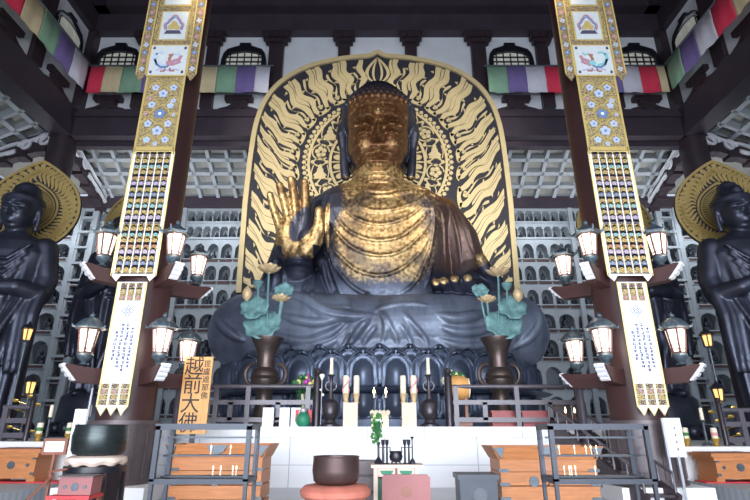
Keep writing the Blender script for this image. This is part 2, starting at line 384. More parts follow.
# ---------------------------------------------------------------- niche walls
b = M(); b.box((0, YW + .9, z2 / 2 + .3), (56, .2, z2 + 2)); struct('wall_back', b, 'niche_dark')
for sd, nm in ((-1, 'left'), (1, 'right')):
    b = M(); b.box((sd * 27.9, 16, z2 / 2 + .3), (.3, 40, z2 + 2)); struct('wall_' + nm, b, 'niche_grey')
def arch(hw, spring, top, n=7):
    pts = [(hw, 0), (hw, spring)]
    for i in range(1, n): a = PI / 2 * i / n * 2 * .5 * 2 / 2; pts += [(hw * math.cos(PI * i / n / 1.0) if False else hw * math.cos(PI * i / (n)), spring + (top - spring) * math.sin(PI * i / n))]
    pts += [(-hw, spring), (-hw, 0)]
    return pts
def cell(b, x, z, w, h, kind):
    """front plate of one niche with an opening, jambs 0.55 deep; z is the ledge level"""
    y0, y1 = YW, YW + .75
    if kind == 'arch': hw = w * .40; op = arch(hw, h * .42, h * .80)
    elif kind == 'low': hw = w * .46; op = [(hw, 0), (hw, h * .55), (hw * .55, h * .74), (-hw * .55, h * .74), (-hw, h * .55), (-hw, 0)]
    else: hw = w * .40; op = [(hw, 0), (hw, h * .74), (-hw, h * .74), (-hw, 0)]
    n = len(op); outer = []
    for px, pz in op:      # project the opening onto the cell border
        if pz <= 0: outer.append((w / 2 if px > 0 else -w / 2, 0))
        else:
            k = min((w / 2) / max(abs(px), 1e-6), (h) / max(pz, 1e-6))
            outer.append((px * k, pz * k))
    v = [(x + p[0], y0, z + p[1]) for p in op] + [(x + p[0], y0, z + p[1]) for p in outer] + [(x + p[0], y1, z + p[1]) for p in op]
    f = []
    for i in range(n - 1): f += [(i, i + 1, n + i + 1, n + i), (i + 1, i, 2 * n + i, 2 * n + i + 1)]
    # corner fillers
    v += [(x + w / 2, y0, z + h), (x - w / 2, y0, z + h)]
    for i in range(n - 1):
        a, c = outer[i], outer[i + 1]
        if abs(a[0] - w / 2) < 1e-5 and abs(c[1] - h) < 1e-5 and abs(c[0] - w / 2) > 1e-5: f.append((n + i, n + i + 1, 3 * n))
        if abs(a[1] - h) < 1e-5 and abs(c[0] + w / 2) < 1e-5 and abs(a[0] + w / 2) > 1e-5: f.append((n + i, n + i + 1, 3 * n + 1))
    b.add(v, f, 0)
    b.add([(x - w / 2, y0 - .03, z), (x + w / 2, y0 - .03, z), (x + w / 2, y1, z), (x - w / 2, y1, z)], [(0, 1, 2, 3)], 0)
    return hw
def small_statue(h, mini=False):
    m = M()
    m.lathe([(.40 * h, 0), (.42 * h, .05 * h), (.36 * h, .16 * h), (.25 * h, .24 * h), (.23 * h, .45 * h), (.20 * h, .58 * h), (.08 * h, .68 * h)], 10, sy=.7)
    m.ball((0, 0, .82 * h), (.125 * h, .125 * h, .155 * h), 8); m.ball((0, 0, .99 * h), .05 * h, 6)
    m.capsule((-.21 * h, -.02 * h, .52 * h), (-.12 * h, -.2 * h, .3 * h), .06 * h, .05 * h, 6); m.capsule((.21 * h, -.02 * h, .52 * h), (.12 * h, -.2 * h, .3 * h), .06 * h, .05 * h, 6)
    return m
ST = {}
def add_statue(x, z, h, label, group, y=YW + .38):
    if 'p' not in ST:
        o = small_statue(1.0).build('seated_buddha_statuette', 'small_statue', smooth='all'); ST['p'] = o
    else: o = ST['p'].copy(); C.objects.link(o)
    o.location = (x, y, z + .02); o.scale = (h, h, h); tag(o, label, 'statue', group)
rowY = [(221.5, 208, 'low', .63, .56), (237.5, 223, 'low', .63, .56), (258.5, 240, 'arch', .98, .68), (280.5, 262, 'arch', .98, .68), (304.5, 286, 'arch', .97, .70), (328.5, 310.5, 'arch', 1.28, .98), (357.0, 335, 'arch', 1.32, 1.15), (386, 362, 'arch', 1.32, 1.2), (414, 392, 'arch', 1.32, 1.2)]
rn = ['top', 'second', 'third', 'fourth', 'fifth', 'sixth', 'seventh', 'eighth', 'lowest']
b = M(); bars = M(); prev = z2
for i, (ybase, ytop, kind, w_, hs) in enumerate(rowY):
    zb_ = zat(ybase, YW); zt_ = zat(ytop, YW)
    for sd in (-1, 1):
        x0, x1 = 8.8, 21.4
        if i < 2: b.box((sd * 11.7, YW + .2, zb_ - .08), (7.2, .56, .16)); 
        n = int((x1 - x0) / w_); ww = (x1 - x0) / n
        for k in range(n):
            x = sd * (x0 + ww * (k + .5))
            cell(b, x, zb_, ww, zt_ - zb_, kind)
            if abs(x) < 17.2 and (i < 7 or abs(x) > 13.4):
                add_statue(x, zb_, hs, 'small dark seated buddha in the %s row of niches, %s side of the great halo' % (rn[i], 'left' if sd < 0 else 'right'),
                           '%s row statuettes %s of the halo' % (rn[i], 'left' if sd < 0 else 'right'))
            if i >= 2: bars.box((x, YW - .03, zb_ - .17), (ww * .88, .06, .16))
        # wall between this ledge and the next opening
        zn = zat(rowY[i + 1][1], YW) if i + 1 < len(rowY) else 0
        b.box((sd * (x0 + x1) / 2, YW + .38, (zb_ + zn) / 2), (x1 - x0, .74, zb_ - zn))
        b.box((sd * (x0 + x1) / 2, YW - .03, zb_ - .04), (x1 - x0, .12, .08))
# pillars between sections
for sd in (-1, 1):
    for x in (14.95, 21.75, 23.05, 25.0, 27.0):
        b.box((sd * x, YW - .08, z2 / 2), (.34, .26, z2)); b.ball((sd * x, YW - .1, z2 + .02), .2, 8)
    b.box((sd * 17.4, YW - .02, z2 - .1), (18, .18, .22))
# two-figure compartments and single arched niches beside the corner
boxes = [217.5, 231.5, 247, 262.5, 279.5, 296, 314.5, 335, 355, 377, 399, 424]
for i, yb in enumerate(boxes):
    zb_ = zat(yb, YW); zn = zat(boxes[i - 1] + 2.6, YW) if i else z2 - .2
    for sd in (-1, 1):
        s_ = 'left' if sd < 0 else 'right'
        b.box((sd * 22.4, YW + .1, zb_ - .1), (1.0, .7, .18)); b.box((sd * 21.98, YW + .1, (zb_ + zn) / 2), (.2, .5, zn - zb_)); b.box((sd * 22.82, YW + .1, (zb_ + zn) / 2), (.2, .5, zn - zb_))
        if i > 3: bars.box((sd * 22.4, YW - .02, zb_ - .3), (1.0, .08, .13)); b.box((sd * 22.4, YW, zb_ - .42), (1.0, .2, .1)); bars.box((sd * 22.4, YW - .02, zb_ - .52), (1.0, .08, .1))
        if i < 10:
            for dx in (-.21, .21):
                add_statue(sd * 22.4 + dx, zb_, .48, 'small dark seated buddha in a two-figure compartment by the %s corner, %s from top' % (s_, rn[i] if i < 8 else ('ninth' if i == 8 else 'tenth')),
                           '%s corner compartment pair %d' % (s_, i + 1), YW + .1)
singles = [236, 257.5, 280.5, 304, 330, 364, 394, 426]
for i, yb in enumerate(singles):
    zb_ = zat(yb, YW); zn = zat(singles[i - 1], YW) - .35 if i else z2 - .1
    for sd in (-1, 1):
        s_ = 'left' if sd < 0 else 'right'
        for cx in (24.03, 26.0):
            cell(b, sd * cx, zb_, 1.6, zn - zb_, 'arch'); b.box((sd * cx, YW + .3, zb_ - .17), (1.6, .7, .34))
            bars.box((sd * cx, YW - .04, zb_ - .18), (1.15, .08, .17))
        if i < 7: add_statue(sd * 24.0, zb_, .95, 'small dark seated buddha alone in the %s single arched niche, %s corner' % (rn[i], s_), '%s single niche %d' % (s_, i + 1))
struct('wall_niches', b, 'niche_grey'); struct('trim_4', bars, 'red_brown_bar')

# ---------------------------------------------------------------- corner columns and bracket arms
def volute(m, ax, mi):
    """white scroll-edged nose drawn in the (t, z) plane, ax = function (t,z)->3D"""
    pass
for sd, s_ in ((-1, 'left'), (1, 'right')):
    t = thing('corner_column', 'thick dark round column at the back %s corner of the inner hall' % s_, 'column', (sd * 21.5, YB, 0))
    m = M(); m.lathe([(.85, 0), (.85, zl + .2)], 32); m.build('shaft', 'dark_wood', t, True)
    for nm, dv in (('side_bracket', Vector((sd, 0, 0))), ('rear_bracket', Vector((0, 1, 0)))):
        m = M(); zz = zat(139, YB); L = 6.0 if dv.y else 6.2; dr = (z1 - zz - .35) / L
        p0 = Vector((0, 0, zz)) + dv * .6
        side = Vector((dv.y, -dv.x, 0))
        m.bar(p0 + Vector((0, 0, -.2)), p0 + dv * L + Vector((0, 0, dr * L - .2)), .6, 1.3)
        for k in range(5):
            q = p0 + dv * (L * (k + .5) / 5) + Vector((0, 0, dr * L * (k + .5) / 5)); m.box(q + Vector((0, 0, -.75)), (.75, .75, .5))
        m.build('bracket_arm', 'dark_wood', t)
        for off in (-.42, .42):      # pale scroll edging on each flank
            e = M()
            def P(tt, h): return p0 + dv * tt + Vector((0, 0, dr * tt + h)) + side * off * .85
            e.tube([P(.3 + L * .9 * i / 20, .12 + .04 * math.sin(i)) for i in range(21)], .14, 6)
            e.tube([P(2.2 + L * .5 * i / 20, -.45) for i in range(21)], .17, 6)
            for tt, r0 in ((.5, .55), (1.7, .42), (L - .7, .5)):
                e.tube([P(tt + (r0 - r0 * .8 * a / 20) * math.cos(a * .42), -.15 + (r0 - r0 * .8 * a / 20) * math.sin(a * .42)) for a in range(21)], .12, 6)
            e.build('scroll_edging', 'carved_white', t)

# ---------------------------------------------------------------- arched temple windows high on the wall
def kato_shape(hw, h):
    L = [(-hw * 1.03, 0), (-hw, h * .45), (-hw * .93, h * .66), (-hw * .78, h * .80), (-hw * .5, h * .87), (-hw * .22, h * .93), (0, h)]
    return L + [(-x, z) for x, z in L[-2::-1]]
def kato(n, c, hw, h, rz, label):
    fr = M(); o = kato_shape(hw, h); i_ = [(-hw * .80, h * .04), (-hw * .80, h * .3), (-hw * .80, h * .56), (-hw * .70, h * .64), (-hw * .5, h * .69), (-hw * .22, h * .72), (0, h * .74)]; i_ = i_ + [(-x, z) for x, z in i_[-2::-1]]
    fr.strip(o, i_, -.18, .18)
    for k in range(-2, 3):
        fr.box((k * hw * .32, 0, h * .36), (.07, .1, h * .68))
    for k in (.22, .40, .56): fr.box((0, 0, h * k), (hw * 1.66, .1, .07))
    fr.box((0, -.03, h * .17), (hw * 2.15, .4, .14))
    fr.box((0, 0, h * 1.0), (hw * .5, .3, .16))
    w_ = tag(fr.build('window_%d' % n, 'black', loc=c, rz=rz), label, kind='structure')
    p = M(); p.prism([(x, z) for x, z in i_][::-1], .05, .09); p.build('pane', 'window_glow', w_)
wz = zat(72, YB - .1)
n_ = 1
for x in (-18.95, -9.75, 9.75, 18.95):
    kato(n_, (x, YB + .05, wz), 1.62, zat(44.5, YB) - wz, 0, None); n_ += 1
for sd in (-1, 1):
    for y in (27.4, 22.8, 18): kato(n_, (sd * (WX - .1), y, wz), 1.5, zat(44.5, YB) - wz, R(90) * sd, None); n_ += 1
# frog-leg struts on the beam below the windows
def strut_mb(s=1.):
    p = [(0, 1.0), (.55, .98), (.6, .8), (.42, .62), (.75, .42), (1.25, .28), (1.5, .1), (1.55, 0), (.75, 0), (.72, .18), (.5, .3), (.3, .3), (.25, 0)]
    p = p + [(-x, z) for x, z in p[::-1] if x > 0]
    m = M(); m.prism([(x * s, z * s) for x, z in p][::-1], -.2, .2); m.box((0, 0, 1.15 * s), (1.9 * s, .5, .35 * s))
    return m
tr = None
spots_ = [(-18.95, YB - .15, 0), (-9.75, YB - .15, 0), (9.75, YB - .15, 0), (18.95, YB - .15, 0)] + [(sd * (WX - .1), y, sd * R(90)) for sd in (-1, 1) for y in (27.4, 22.8, 18)]
sl = ['under the outer left rear window', 'under the inner left rear window', 'under the inner right rear window', 'under the outer right rear window'] + \
     ['on the %s side beam, %s the rear corner' % (s, q) for s in ('left', 'right') for q in ('nearest to', 'second from', 'third from')]
for (x, y, rz), l in zip(spots_, sl):
    if tr is None: tr = strut_mb(1.02).build('frog_leg_strut', 'dark_wood'); o = tr
    else: o = tr.copy(); C.objects.link(o)
    o.location = (x, y, zb); o.rotation_euler.z = rz; tag(o, 'dark carved frog-leg strut ' + l, 'strut', 'frog-leg struts on the high beams')

# ---------------------------------------------------------------- five-colour temple curtains
def curtain(label, segs, along, origin, rz):
    """segs: list of (x0, x1, colour); cloth drawn in local x, hanging in z from 0 down to -H"""
    t = thing('temple_curtain', label, 'curtain', origin, rz, 'five-colour curtains along the high wall')
    rod = M(); xs = [s[0] for s in segs] + [s[1] for s in segs]
    rod.tube([(min(xs) - .2, 0, .02), (max(xs) + .2, 0, .02)], .07, 8); rod.build('rod', 'iron', t)
    H = 2.2
    for x0, x1, c in segs:
        m = M(); n = 10; A = []; 
        for i in range(n + 1):
            x = x0 + (x1 - x0) * i / n; yy = .02 * math.sin(x * 3.1) + .012 * math.sin(x * 7.7)
            A.append((x, yy))
        v = [(x, y, 0) for x, y in A] + [(x, y * 1.8 - .05, -H / 2) for x, y in A] + [(x, y * 2.4, -H + .02 * math.sin(x * 2)) for x, y in A]
        k = n + 1; f = [(j * k + i + 1, j * k + i, (j + 1) * k + i, (j + 1) * k + i + 1) for j in range(2) for i in range(n)]
        m.add(v, f); o = m.build('cloth_panel', 'flag_' + c, t, 'all')
        md = o.modifiers.new('s', 'SOLIDIFY'); md.thickness = .03
YC = 29.0
zcur = zat(66, YC)
def bx(px): return at(px, 80, YC).x
cw = ['white', 'purple', 'green', 'tan', 'red']
e = [269, 255, 236, 216, 199, 181, 161, 142.5, 120.5, 103, 88]; cs = ['white', 'purple', 'green', 'tan', 'red', 'white', 'purple', 'green', 'tan', 'red']
curtain('five-colour striped curtain hanging on the rear wall left of the halo', [(bx(e[i + 1]), bx(e[i]), cs[i]) for i in range(10)], None, (0, YC, zcur), 0)
e = [488, 508, 527, 546, 564, 582, 599, 615, 622, 641, 659, 667]; cs = ['green', 'purple', 'white', 'red', 'tan', 'green', 'purple', 'purple', 'white', 'red', 'tan']
curtain('five-colour striped curtain hanging on the rear wall right of the halo', [(bx(e[i]), bx(e[i + 1]), cs[i]) for i in range(11)], None, (0, YC, zcur), 0)
XL = abs(bx(88))
cyc = ['white', 'purple', 'green', 'tan', 'red']
segs = [(i * 1.62, i * 1.62 + 1.62, cyc[i % 5]) for i in range(11)]
curtain('five-colour striped curtain rising along the left side wall', [(-s[1], -s[0], s[2]) for s in segs], None, (-XL, YC - .3, zcur), R(90))
cyc = ['green', 'purple', 'white', 'red', 'tan']
segs = [(i * 1.62, i * 1.62 + 1.62, cyc[i % 5]) for i in range(11)]
curtain('five-colour striped curtain rising along the right side wall', segs, None, (bx(667), YC - .3, zcur), R(-90))
# ================================================================== THE GREAT BUDDHA
def remeshed(mb, voxel, smooth=2, fac=.5):
    me = bpy.data.meshes.new('tmp'); me.from_pydata([tuple(p) for p in mb.v], [], mb.f)
    o = bpy.data.objects.new('tmp', me); C.objects.link(o)
    md = o.modifiers.new('r', 'REMESH'); md.mode = 'VOXEL'; md.voxel_size = voxel
    if smooth: s = o.modifiers.new('s', 'SMOOTH'); s.iterations = smooth; s.factor = fac
    out = bpy.data.meshes.new_from_object(o.evaluated_get(bpy.context.evaluated_depsgraph_get()))
    bpy.data.objects.remove(o); bpy.data.meshes.remove(me)
    return out
def gs(x, s): return math.exp(-(x / s) ** 2)
def sst(x, a, b): t = min(1, max(0, (x - a) / (b - a))); return t * t * (3 - 2 * t)
def head(mb, c, s, tilt=0, yaw=0, nu=96, nv=80, det=1.):
    """face of half-width s looking to -Y"""
    v = []; f = []
    for j in range(nv + 1):
        ph = PI * j / nv; z = -math.cos(ph)
        for i in range(nu):
            th = 2 * PI * i / nu; x = math.sin(ph) * math.sin(th); y = -math.sin(ph) * math.cos(th)
            # rounded-square jaw
            k = 1 / (abs(x) ** 2.5 + abs(y) ** 2.5 + abs(z) ** 2.5) ** .4
            X, Y, Z = x * k * .97, y * k * 1.08, z * k * 1.45
            if Z < 0: X *= 1 - .20 * sst(-Z, .2, 1.4); 
            fr = sst(-Y, .35, .85)
            d = 0
            if fr > 0:
                ax = abs(X)
                d += .34 * gs(X, .085 + .055 * sst(-Z, .1, .42)) * sst(.42 - Z, 0, .85) * sst(Z + .50, 0, .10)   # nose
                d += .06 * gs(ax - .15, .06) * gs(Z + .40, .07)
                d += .13 * gs(Z - (.42 - .55 * (ax - .42) ** 2), .075) * sst(ax, .05, .2) * (1 - sst(ax, .75, .9))
                d -= .24 * gs(ax - .38, .24) * gs(Z - .25, .085)
                d -= .07 * gs(ax - .20, .09) * gs(Z + .1, .22)
                d += .17 * gs(ax - .43, .22) * gs(Z - .04, .12)
                d -= .15 * gs(ax - .42, .24) * gs(Z + .085 + .05 * (ax - .42), .03)
                d += .15 * gs(X, .21) * gs(Z + .66, .055) + .17 * gs(X, .17) * gs(Z + .83, .065)
                d -= .12 * gs(X, .24) * gs(Z + .745, .032)
                d -= .06 * gs(X, .35) * gs(Z + .97, .07)
                d += .12 * gs(X, .32) * gs(Z + 1.17, .16)
                d += .06 * gs(ax - .55, .3) * gs(Z + .45, .3)
                d += .09 * gs(math.hypot(X, Z - .66), .085)
            Y -= d * fr * det
            v.append((X * s, Y * s, Z * s))
    for j in range(nv):
        for i in range(nu):
            k = (i + 1) % nu; f.append((j * nu + i, j * nu + k, (j + 1) * nu + k, (j + 1) * nu + i))
    mb.add(v, f, 0, Matrix.Translation(c) @ Matrix.Rotation(yaw, 4, 'Z') @ Matrix.Rotation(tilt, 4, 'X'))
def loft(mb, secs, n=64, fn=None):
    """secs: (z, cx, cy, a, b_front, b_back, power)"""
    v = []; f = []
    for z, cx, cy, a, bf, bb, pw in secs:
        for i in range(n):
            t = 2 * PI * i / n; ct, st = math.cos(t), math.sin(t)
            x = a * math.copysign(abs(ct) ** (2 / pw), ct); y = (bb if st > 0 else bf) * math.copysign(abs(st) ** (2 / pw), st)
            p = Vector((cx + x, cy + y, z)); 
            if fn: p = fn(p, t)
            v.append(p)
    for j in range(len(secs) - 1):
        for i in range(n):
            k = (i + 1) % n; f.append((j * n + i, j * n + k, (j + 1) * n + k, (j + 1) * n + i))
    f.append(tuple(range(n - 1, -1, -1))); f.append(tuple((len(secs) - 1) * n + i for i in range(n)))
    mb.add(v, f)
def lerp_secs(keys, m):
    out = []
    for i in range(len(keys) - 1):
        for k in range(m):
            t = k / m; t2 = t; out.append(tuple(keys[i][q] * (1 - t2) + keys[i + 1][q] * t2 for q in range(len(keys[0]))))
    out.append(keys[-1]); return out

BY = 26.4; ZB = 4.6
B = M()
# legs and lap
for sd in (-1, 1):
    B.chain([(sd * 2.6, 27.6, 7.0), (sd * 6.5, 26.2, 6.3), (sd * 6.45, 25.4, 6.2)], [2.1, 2.05, 2.0], 36)
    B.chain([(sd * 6.55, 25.2, 6.15), (sd * 3.4, 24.2, 6.15), (-sd * .8, 23.7, 6.1)], [1.95, 1.75, 1.5], 36)
loft(B, lerp_secs([(4.55, 0, 26, 7.2, 3.3, 3, 2.2), (5.0, 0, 26, 7.8, 3.6, 3, 2.3), (6.2, 0, 26, 6.8, 3.5, 3, 2.3), (7.3, 0, 26, 4.5, 2.2, 3, 2.2), (7.8, 0, 26.2, 3.8, 1.7, 2.6, 2.2)], 3), 64)
# torso
keys = [(6.8, 0, BY, 4.7, 1.75, 2.2, 2.2), (8.2, 0, BY, 4.35, 2.0, 2.2, 2.2), (9.6, 0, BY, 4.1, 2.15, 2.2, 2.2), (11.2, 0, BY, 4.1, 2.25, 2.2, 2.2), (12.7, 0, BY, 4.3, 2.2, 2.1, 2.3),
        (13.7, 0, BY, 3.95, 1.95, 1.9, 2.3), (14.35, 0, BY, 3.15, 1.65, 1.6, 2.1), (14.85, 0, BY, 2.0, 1.35, 1.4, 2.0)]
loft(B, lerp_secs(keys, 6), 96)
# upper arms under the robe
B.chain([(-3.4, 26.7, 12.9), (-4.45, 26.4, 11.4), (-4.8, 25.9, 9.2), (-4.9, 25.6, 8.2)], [1.35, 1.25, 1.35, 1.5], 32)
B.chain([(3.45, 26.7, 12.9), (4.35, 26.5, 11.5), (4.8, 26.3, 9.8), (5.0, 25.9, 8.6)], [1.38, 1.28, 1.15, 1.15], 32)
B.chain([(5.2, 26.0, 8.6), (4.9, 25.0, 8.35)], [1.1, .9], 24)
# neck and head
B.chain([(0, BY - .1, 13.6), (0, BY - .3, 16.2)], [1.6, 1.45], 32)
for k, zz in enumerate((14.35, 14.75, 15.15)): B.lathe([(1.3, -.13), (1.60 - .03 * k, 0), (1.3, .13)], 40, (0, BY - .2, zz))
HC = Vector((0, BY - .42, 17.36))
head(B, HC, 1.83, R(3), nu=150, nv=130, det=1.8)
B.ball((0, BY + .15, 19.25), (2.28, 2.3, 2.3), 40)        # hair mass
B.ball((0, BY + .2, 20.95), (1.5, 1.4, 1.1), 32)          # crown protuberance
B.ball((0, BY + .45, 17.6), (2.15, 1.7, 2.2), 32)
rnd = random.Random(3)
for i in range(-9, 10):                                    # hair curls over the forehead and sides
    for j in range(9):
        a = i * .165 + (j % 2) * .08; e_ = .30 + j * .135
        ca = Vector((math.sin(a) * math.cos(e_), -math.cos(a) * math.cos(e_), math.sin(e_)))
        p = Vector((0, BY + .12, 19.0)) + Vector((ca.x * 2.32, ca.y * 2.28, ca.z * 2.5))
        if p.z > 19.6 - .10 * abs(i) ** 1.15 or abs(i) > 7: B.ball(p, .17, 8)
for sd in (-1, 1):                                         # long ears
    B.chain([(sd * 1.85, BY + .15, 18.6), (sd * 1.85, BY + .2, 16.6)], [.42, .36], 16)
    B.chain([(sd * 2.02, BY - .2, 18.9), (sd * 2.16, BY - .25, 18.2), (sd * 2.05, BY - .25, 17.2), (sd * 1.98, BY - .3, 16.2), (sd * 1.9, BY - .3, 15.4)], [.33, .36, .24, .27, .28], 12)
    B.chain([(sd * 2.3, BY - .1, 18.95), (sd * 2.42, BY + .05, 18.3), (sd * 2.2, BY - .1, 17.5)], [.15, .14, .12], 8)
# raised right hand (left in the picture), palm to the viewer
HY = 23.7
def h(px, py, dy=0): return at(px, py, HY + dy)
wrist = h(298, 259, .35)
fb = {'pinky': [(280, 228), (275.5, 215), (272.5, 205), (271, 197)], 'ring': [(288.5, 219), (285.5, 206), (282.5, 195), (280.5, 187.5)],
      'middle': [(296.5, 216), (295, 203), (293.5, 191), (292, 182)], 'index': [(305.5, 217), (305.5, 204), (305.5, 193), (305, 184.5)]}
for nme, rr in (('pinky', .205), ('ring', .23), ('middle', .24), ('index', .235)):
    q = [h(*p) for p in fb[nme]]; q[2].y -= .10; q[3].y -= .26
    B.chain(q, [rr * 1.12, rr * 1.03, rr * .98, rr * .88], 16)
    B.tube([wrist, (wrist + q[0]) / 2 + Vector((0, -.05, 0)), q[0]], [.50, .48, rr * 1.3], 16); B.ball(q[0], rr * 1.25, 14)
B.ball(h(289, 236), (.70, .42, 1.1), 20); B.ball(h(309, 241, -.05), (.66, .46, .80), 20); B.ball(h(298, 249, .1), (.80, .48, .70), 20); B.ball(h(296, 230, .12), (.9, .3, .8), 20); B.ball(h(305, 226, .12), (.5, .3, .7), 16)
B.chain([h(305, 252), h(314.5, 241, -.15), h(319, 226, -.3), h(319.5, 211, -.35)], [.52, .42, .31, .25], 16)
B.chain([wrist, h(298, 272, .8), Vector((-4.7, 25.2, 8.6))], [.70, .82, 1.2], 24)
for zz in (263.5, 267.5): 
    p = h(298, zz, .42); B.lathe([(.62, -.06), (.78, 0), (.62, .06)], 28, p)
# hanging sleeve of the raised arm
loft(B, lerp_secs([(6.9, -4.2, 25.1, 2.3, 1.3, 1.4, 2.2), (8.0, -4.1, 25.0, 1.9, 1.15, 1.3, 2.2), (8.9, -4.1, 24.9, 1.45, .8, 1.2, 2.2)], 3), 32)
B.chain([h(276, 262, .9), h(269, 280, 1.), h(262, 298, 1.1)], [.28, .34, .5], 12)
B.chain([h(322, 262, .8), h(327, 280, .9), h(333, 300, .9)], [.28, .34, .42], 12)
# left hand resting on the lap, fingers towards the viewer
LY = 23.9
wr = at(492, 284, 25.0)
B.chain([Vector((4.9, 25.2, 8.4)), wr], [.9, .62], 20)
fl = [((447, 291, 24.9), (440, 293, 24.1), (435.5, 284, 23.55), .31), ((456, 290, 24.7), (450, 293, 23.9), (443.5, 283, 23.4), .34), ((468, 288, 24.6), (459, 291, 23.7), (454, 281, 23.3), .36), ((481, 286, 24.6), (473, 290, 23.7), (467, 280.5, 23.3), .37)]
for a, b_, c_, rr in fl:
    pa, pb, pc = at(*a), at(*b_), at(*c_)
    B.chain([pa, pb, pc], [rr * 1.1, rr * 1.02, rr * .9], 14); B.tube([wr, pa], [.6, rr * 1.3], 14)
B.ball(at(470, 288, 24.9), (1.15, .75, .45), 20); B.ball(at(487, 281, 24.8), (.55, .55, .45), 16)
B.chain([at(491, 279, 24.6), at(486, 271, 24.2), at(480, 259, 24.0)], [.40, .36, .32], 14)
base = remeshed(B, .085, 3)
bv = BVHTree.FromPolygons([v.co for v in base.vertices], [p.vertices[:] for p in base.polygons])
cam_o = Vector((CAMX, 0, CAMZ))
def surf(px, py, off=0):
    d = (at(px, py, 20) - cam_o).normalized(); r = bv.ray_cast(cam_o, d)
    return (r[0] + r[1] * off) if r[0] else None
def fold(pts, r, k=5, off=-.02, ends=.3):
    q = smooth_path([(x, y, 0) for x, y in pts], k); out = [surf(p.x, p.y, off) for p in q]
    out = [p for p in out if p]; good = [out[0]] if out else []
    for p in out[1:]:
        if (p - good[-1]).length < 1.3: good.append(p)
        else:
            if len(good) > 3: emit_fold(good, r, ends)
            good = [p]
    if len(good) > 3: emit_fold(good, r, ends)
def emit_fold(g, r, ends):
    n = len(g); rs = [r * (ends + (1 - ends) * min(1, 4 * i / n, 4 * (n - 1 - i) / n)) for i in range(n)]
    B.tube(g, rs, 8); B.ball(g[0], rs[0], 8); B.ball(g[-1], rs[-1], 8)
def c7(L): return [(320 + x / 6.25, 180 + y / 6.25) for x, y in L]
def c8(L): return [(320 + x / 6.25, 240 + y / 6.25) for x, y in L]
chest = [c7([(235, 40), (320, 66), (400, 72), (500, 55), (620, 34), (730, 22)]), c7([(300, 92), (400, 98), (520, 78), (640, 50), (760, 42)]),
    c7([(250, 130), (262, 165), (320, 190), (390, 193), (480, 178), (600, 135), (680, 75)]),
    c7([(130, 110), (180, 205), (260, 255), (340, 275), (420, 272), (520, 243), (600, 195), (700, 100)]),
    c7([(70, 130), (110, 235), (165, 305), (240, 350), (330, 375), (430, 372), (520, 342), (610, 272), (690, 180), (730, 110)]),
    c7([(35, 175), (60, 255), (110, 335), (200, 420), (300, 462), (400, 470), (480, 455), (560, 410), (650, 315), (720, 200)]),
    c8([(25, -60), (55, 20), (85, 60), (135, 110), (200, 170), (280, 208), (360, 222), (440, 210), (520, 170), (590, 110), (650, 40), (700, -60)]),
    c8([(60, 70), (100, 170), (160, 250), (230, 310), (310, 345), (400, 352), (500, 335), (590, 268), (650, 150), (698, 10)]),
    c8([(55, 180), (75, 260), (100, 330), (130, 378)]), c8([(700, 160), (672, 260), (630, 375)])]
for L in chest: fold(L, .105)
# drapery on the shoulders and arms
for L in ([(441, 207), (444, 225), (445, 250), (447, 270)], [(447, 200), (454, 222), (459, 245), (461, 268)], [(452, 200), (466, 225), (474, 250), (478, 262)],
          [(423, 192), (432, 205), (434, 225), (430, 250), (424, 275)], [(410, 187), (425, 190), (440, 200)],
          [(333, 190), (326, 215), (328, 245), (336, 275)], [(326, 198), (322, 230), (326, 262), (333, 285)]): fold(L, .11)
# hanging sleeve folds
for L in ([(278, 262), (275, 275), (272, 292)], [(283, 268), (283, 282), (279, 298)], [(318, 262), (314, 276), (312, 292), (316, 305)], [(323, 262), (326, 280), (334, 300)], [(307, 280), (304, 292), (305, 304)]): fold(L, .13)
# big soft folds over the legs
def c3(L): return [(185 + x / 3.94, 240 + y / 3.94) for x, y in L]
def c4(L): return [(370 + x / 3.94, 240 + y / 3.94) for x, y in L]
legs = [(c3([(160, 215), (135, 245), (122, 285), (140, 330), (185, 370), (240, 400)]), .20), (c3([(330, 232), (420, 222), (480, 240), (560, 285), (660, 300), (740, 295)]), .26),
    (c3([(370, 290), (430, 312), (520, 325), (620, 305), (700, 312)]), .18), (c3([(300, 350), (380, 385), (480, 398), (570, 370), (640, 318)]), .20), (c3([(380, 420), (480, 430), (580, 400), (650, 340)]), .16),
    (c3([(640, 430), (660, 390), (700, 335), (735, 305)]), .15), (c3([(600, 425), (625, 385), (660, 345)]), .12), (c3([(500, 262), (580, 268), (660, 262)]), .12),
    (c3([(210, 225), (260, 215), (330, 215), (400, 205)]), .16), (c3([(700, 420), (720, 380), (760, 330)]), .12),
    (c4([(40, 420), (60, 370), (55, 310), (20, 260)]), .11), (c4([(110, 425), (100, 380), (70, 320), (50, 270)]), .11), (c4([(170, 425), (150, 380), (110, 320)]), .10), (c4([(230, 425), (215, 385), (160, 320), (120, 275)]), .11),
    (c4([(265, 290), (330, 308), (400, 300), (450, 285)]), .22), (c4([(275, 340), (340, 362), (420, 362), (490, 340)]), .17), (c4([(260, 385), (350, 415), (430, 415), (490, 400)]), .16),
    (c4([(610, 225), (650, 260), (664, 310), (650, 360), (610, 400), (560, 430)]), .20), (c4([(450, 240), (520, 232), (590, 222)]), .15), (c4([(0, 290), (60, 262), (160, 250), (250, 262)]), .11)]
for L, r in legs: fold(L, r * 1.3, off=-.05)
# neck creases
bud = remeshed(B, .055, 1)
nv_ = len(bud.vertices); co = np.empty(nv_ * 3); bud.vertices.foreach_get('co', co); co = co.reshape(-1, 3)
X, Y, Z = co.T
def S(x, a, b): t = np.clip((x - a) / (b - a), 0, 1); return t * t * (3 - 2 * t)
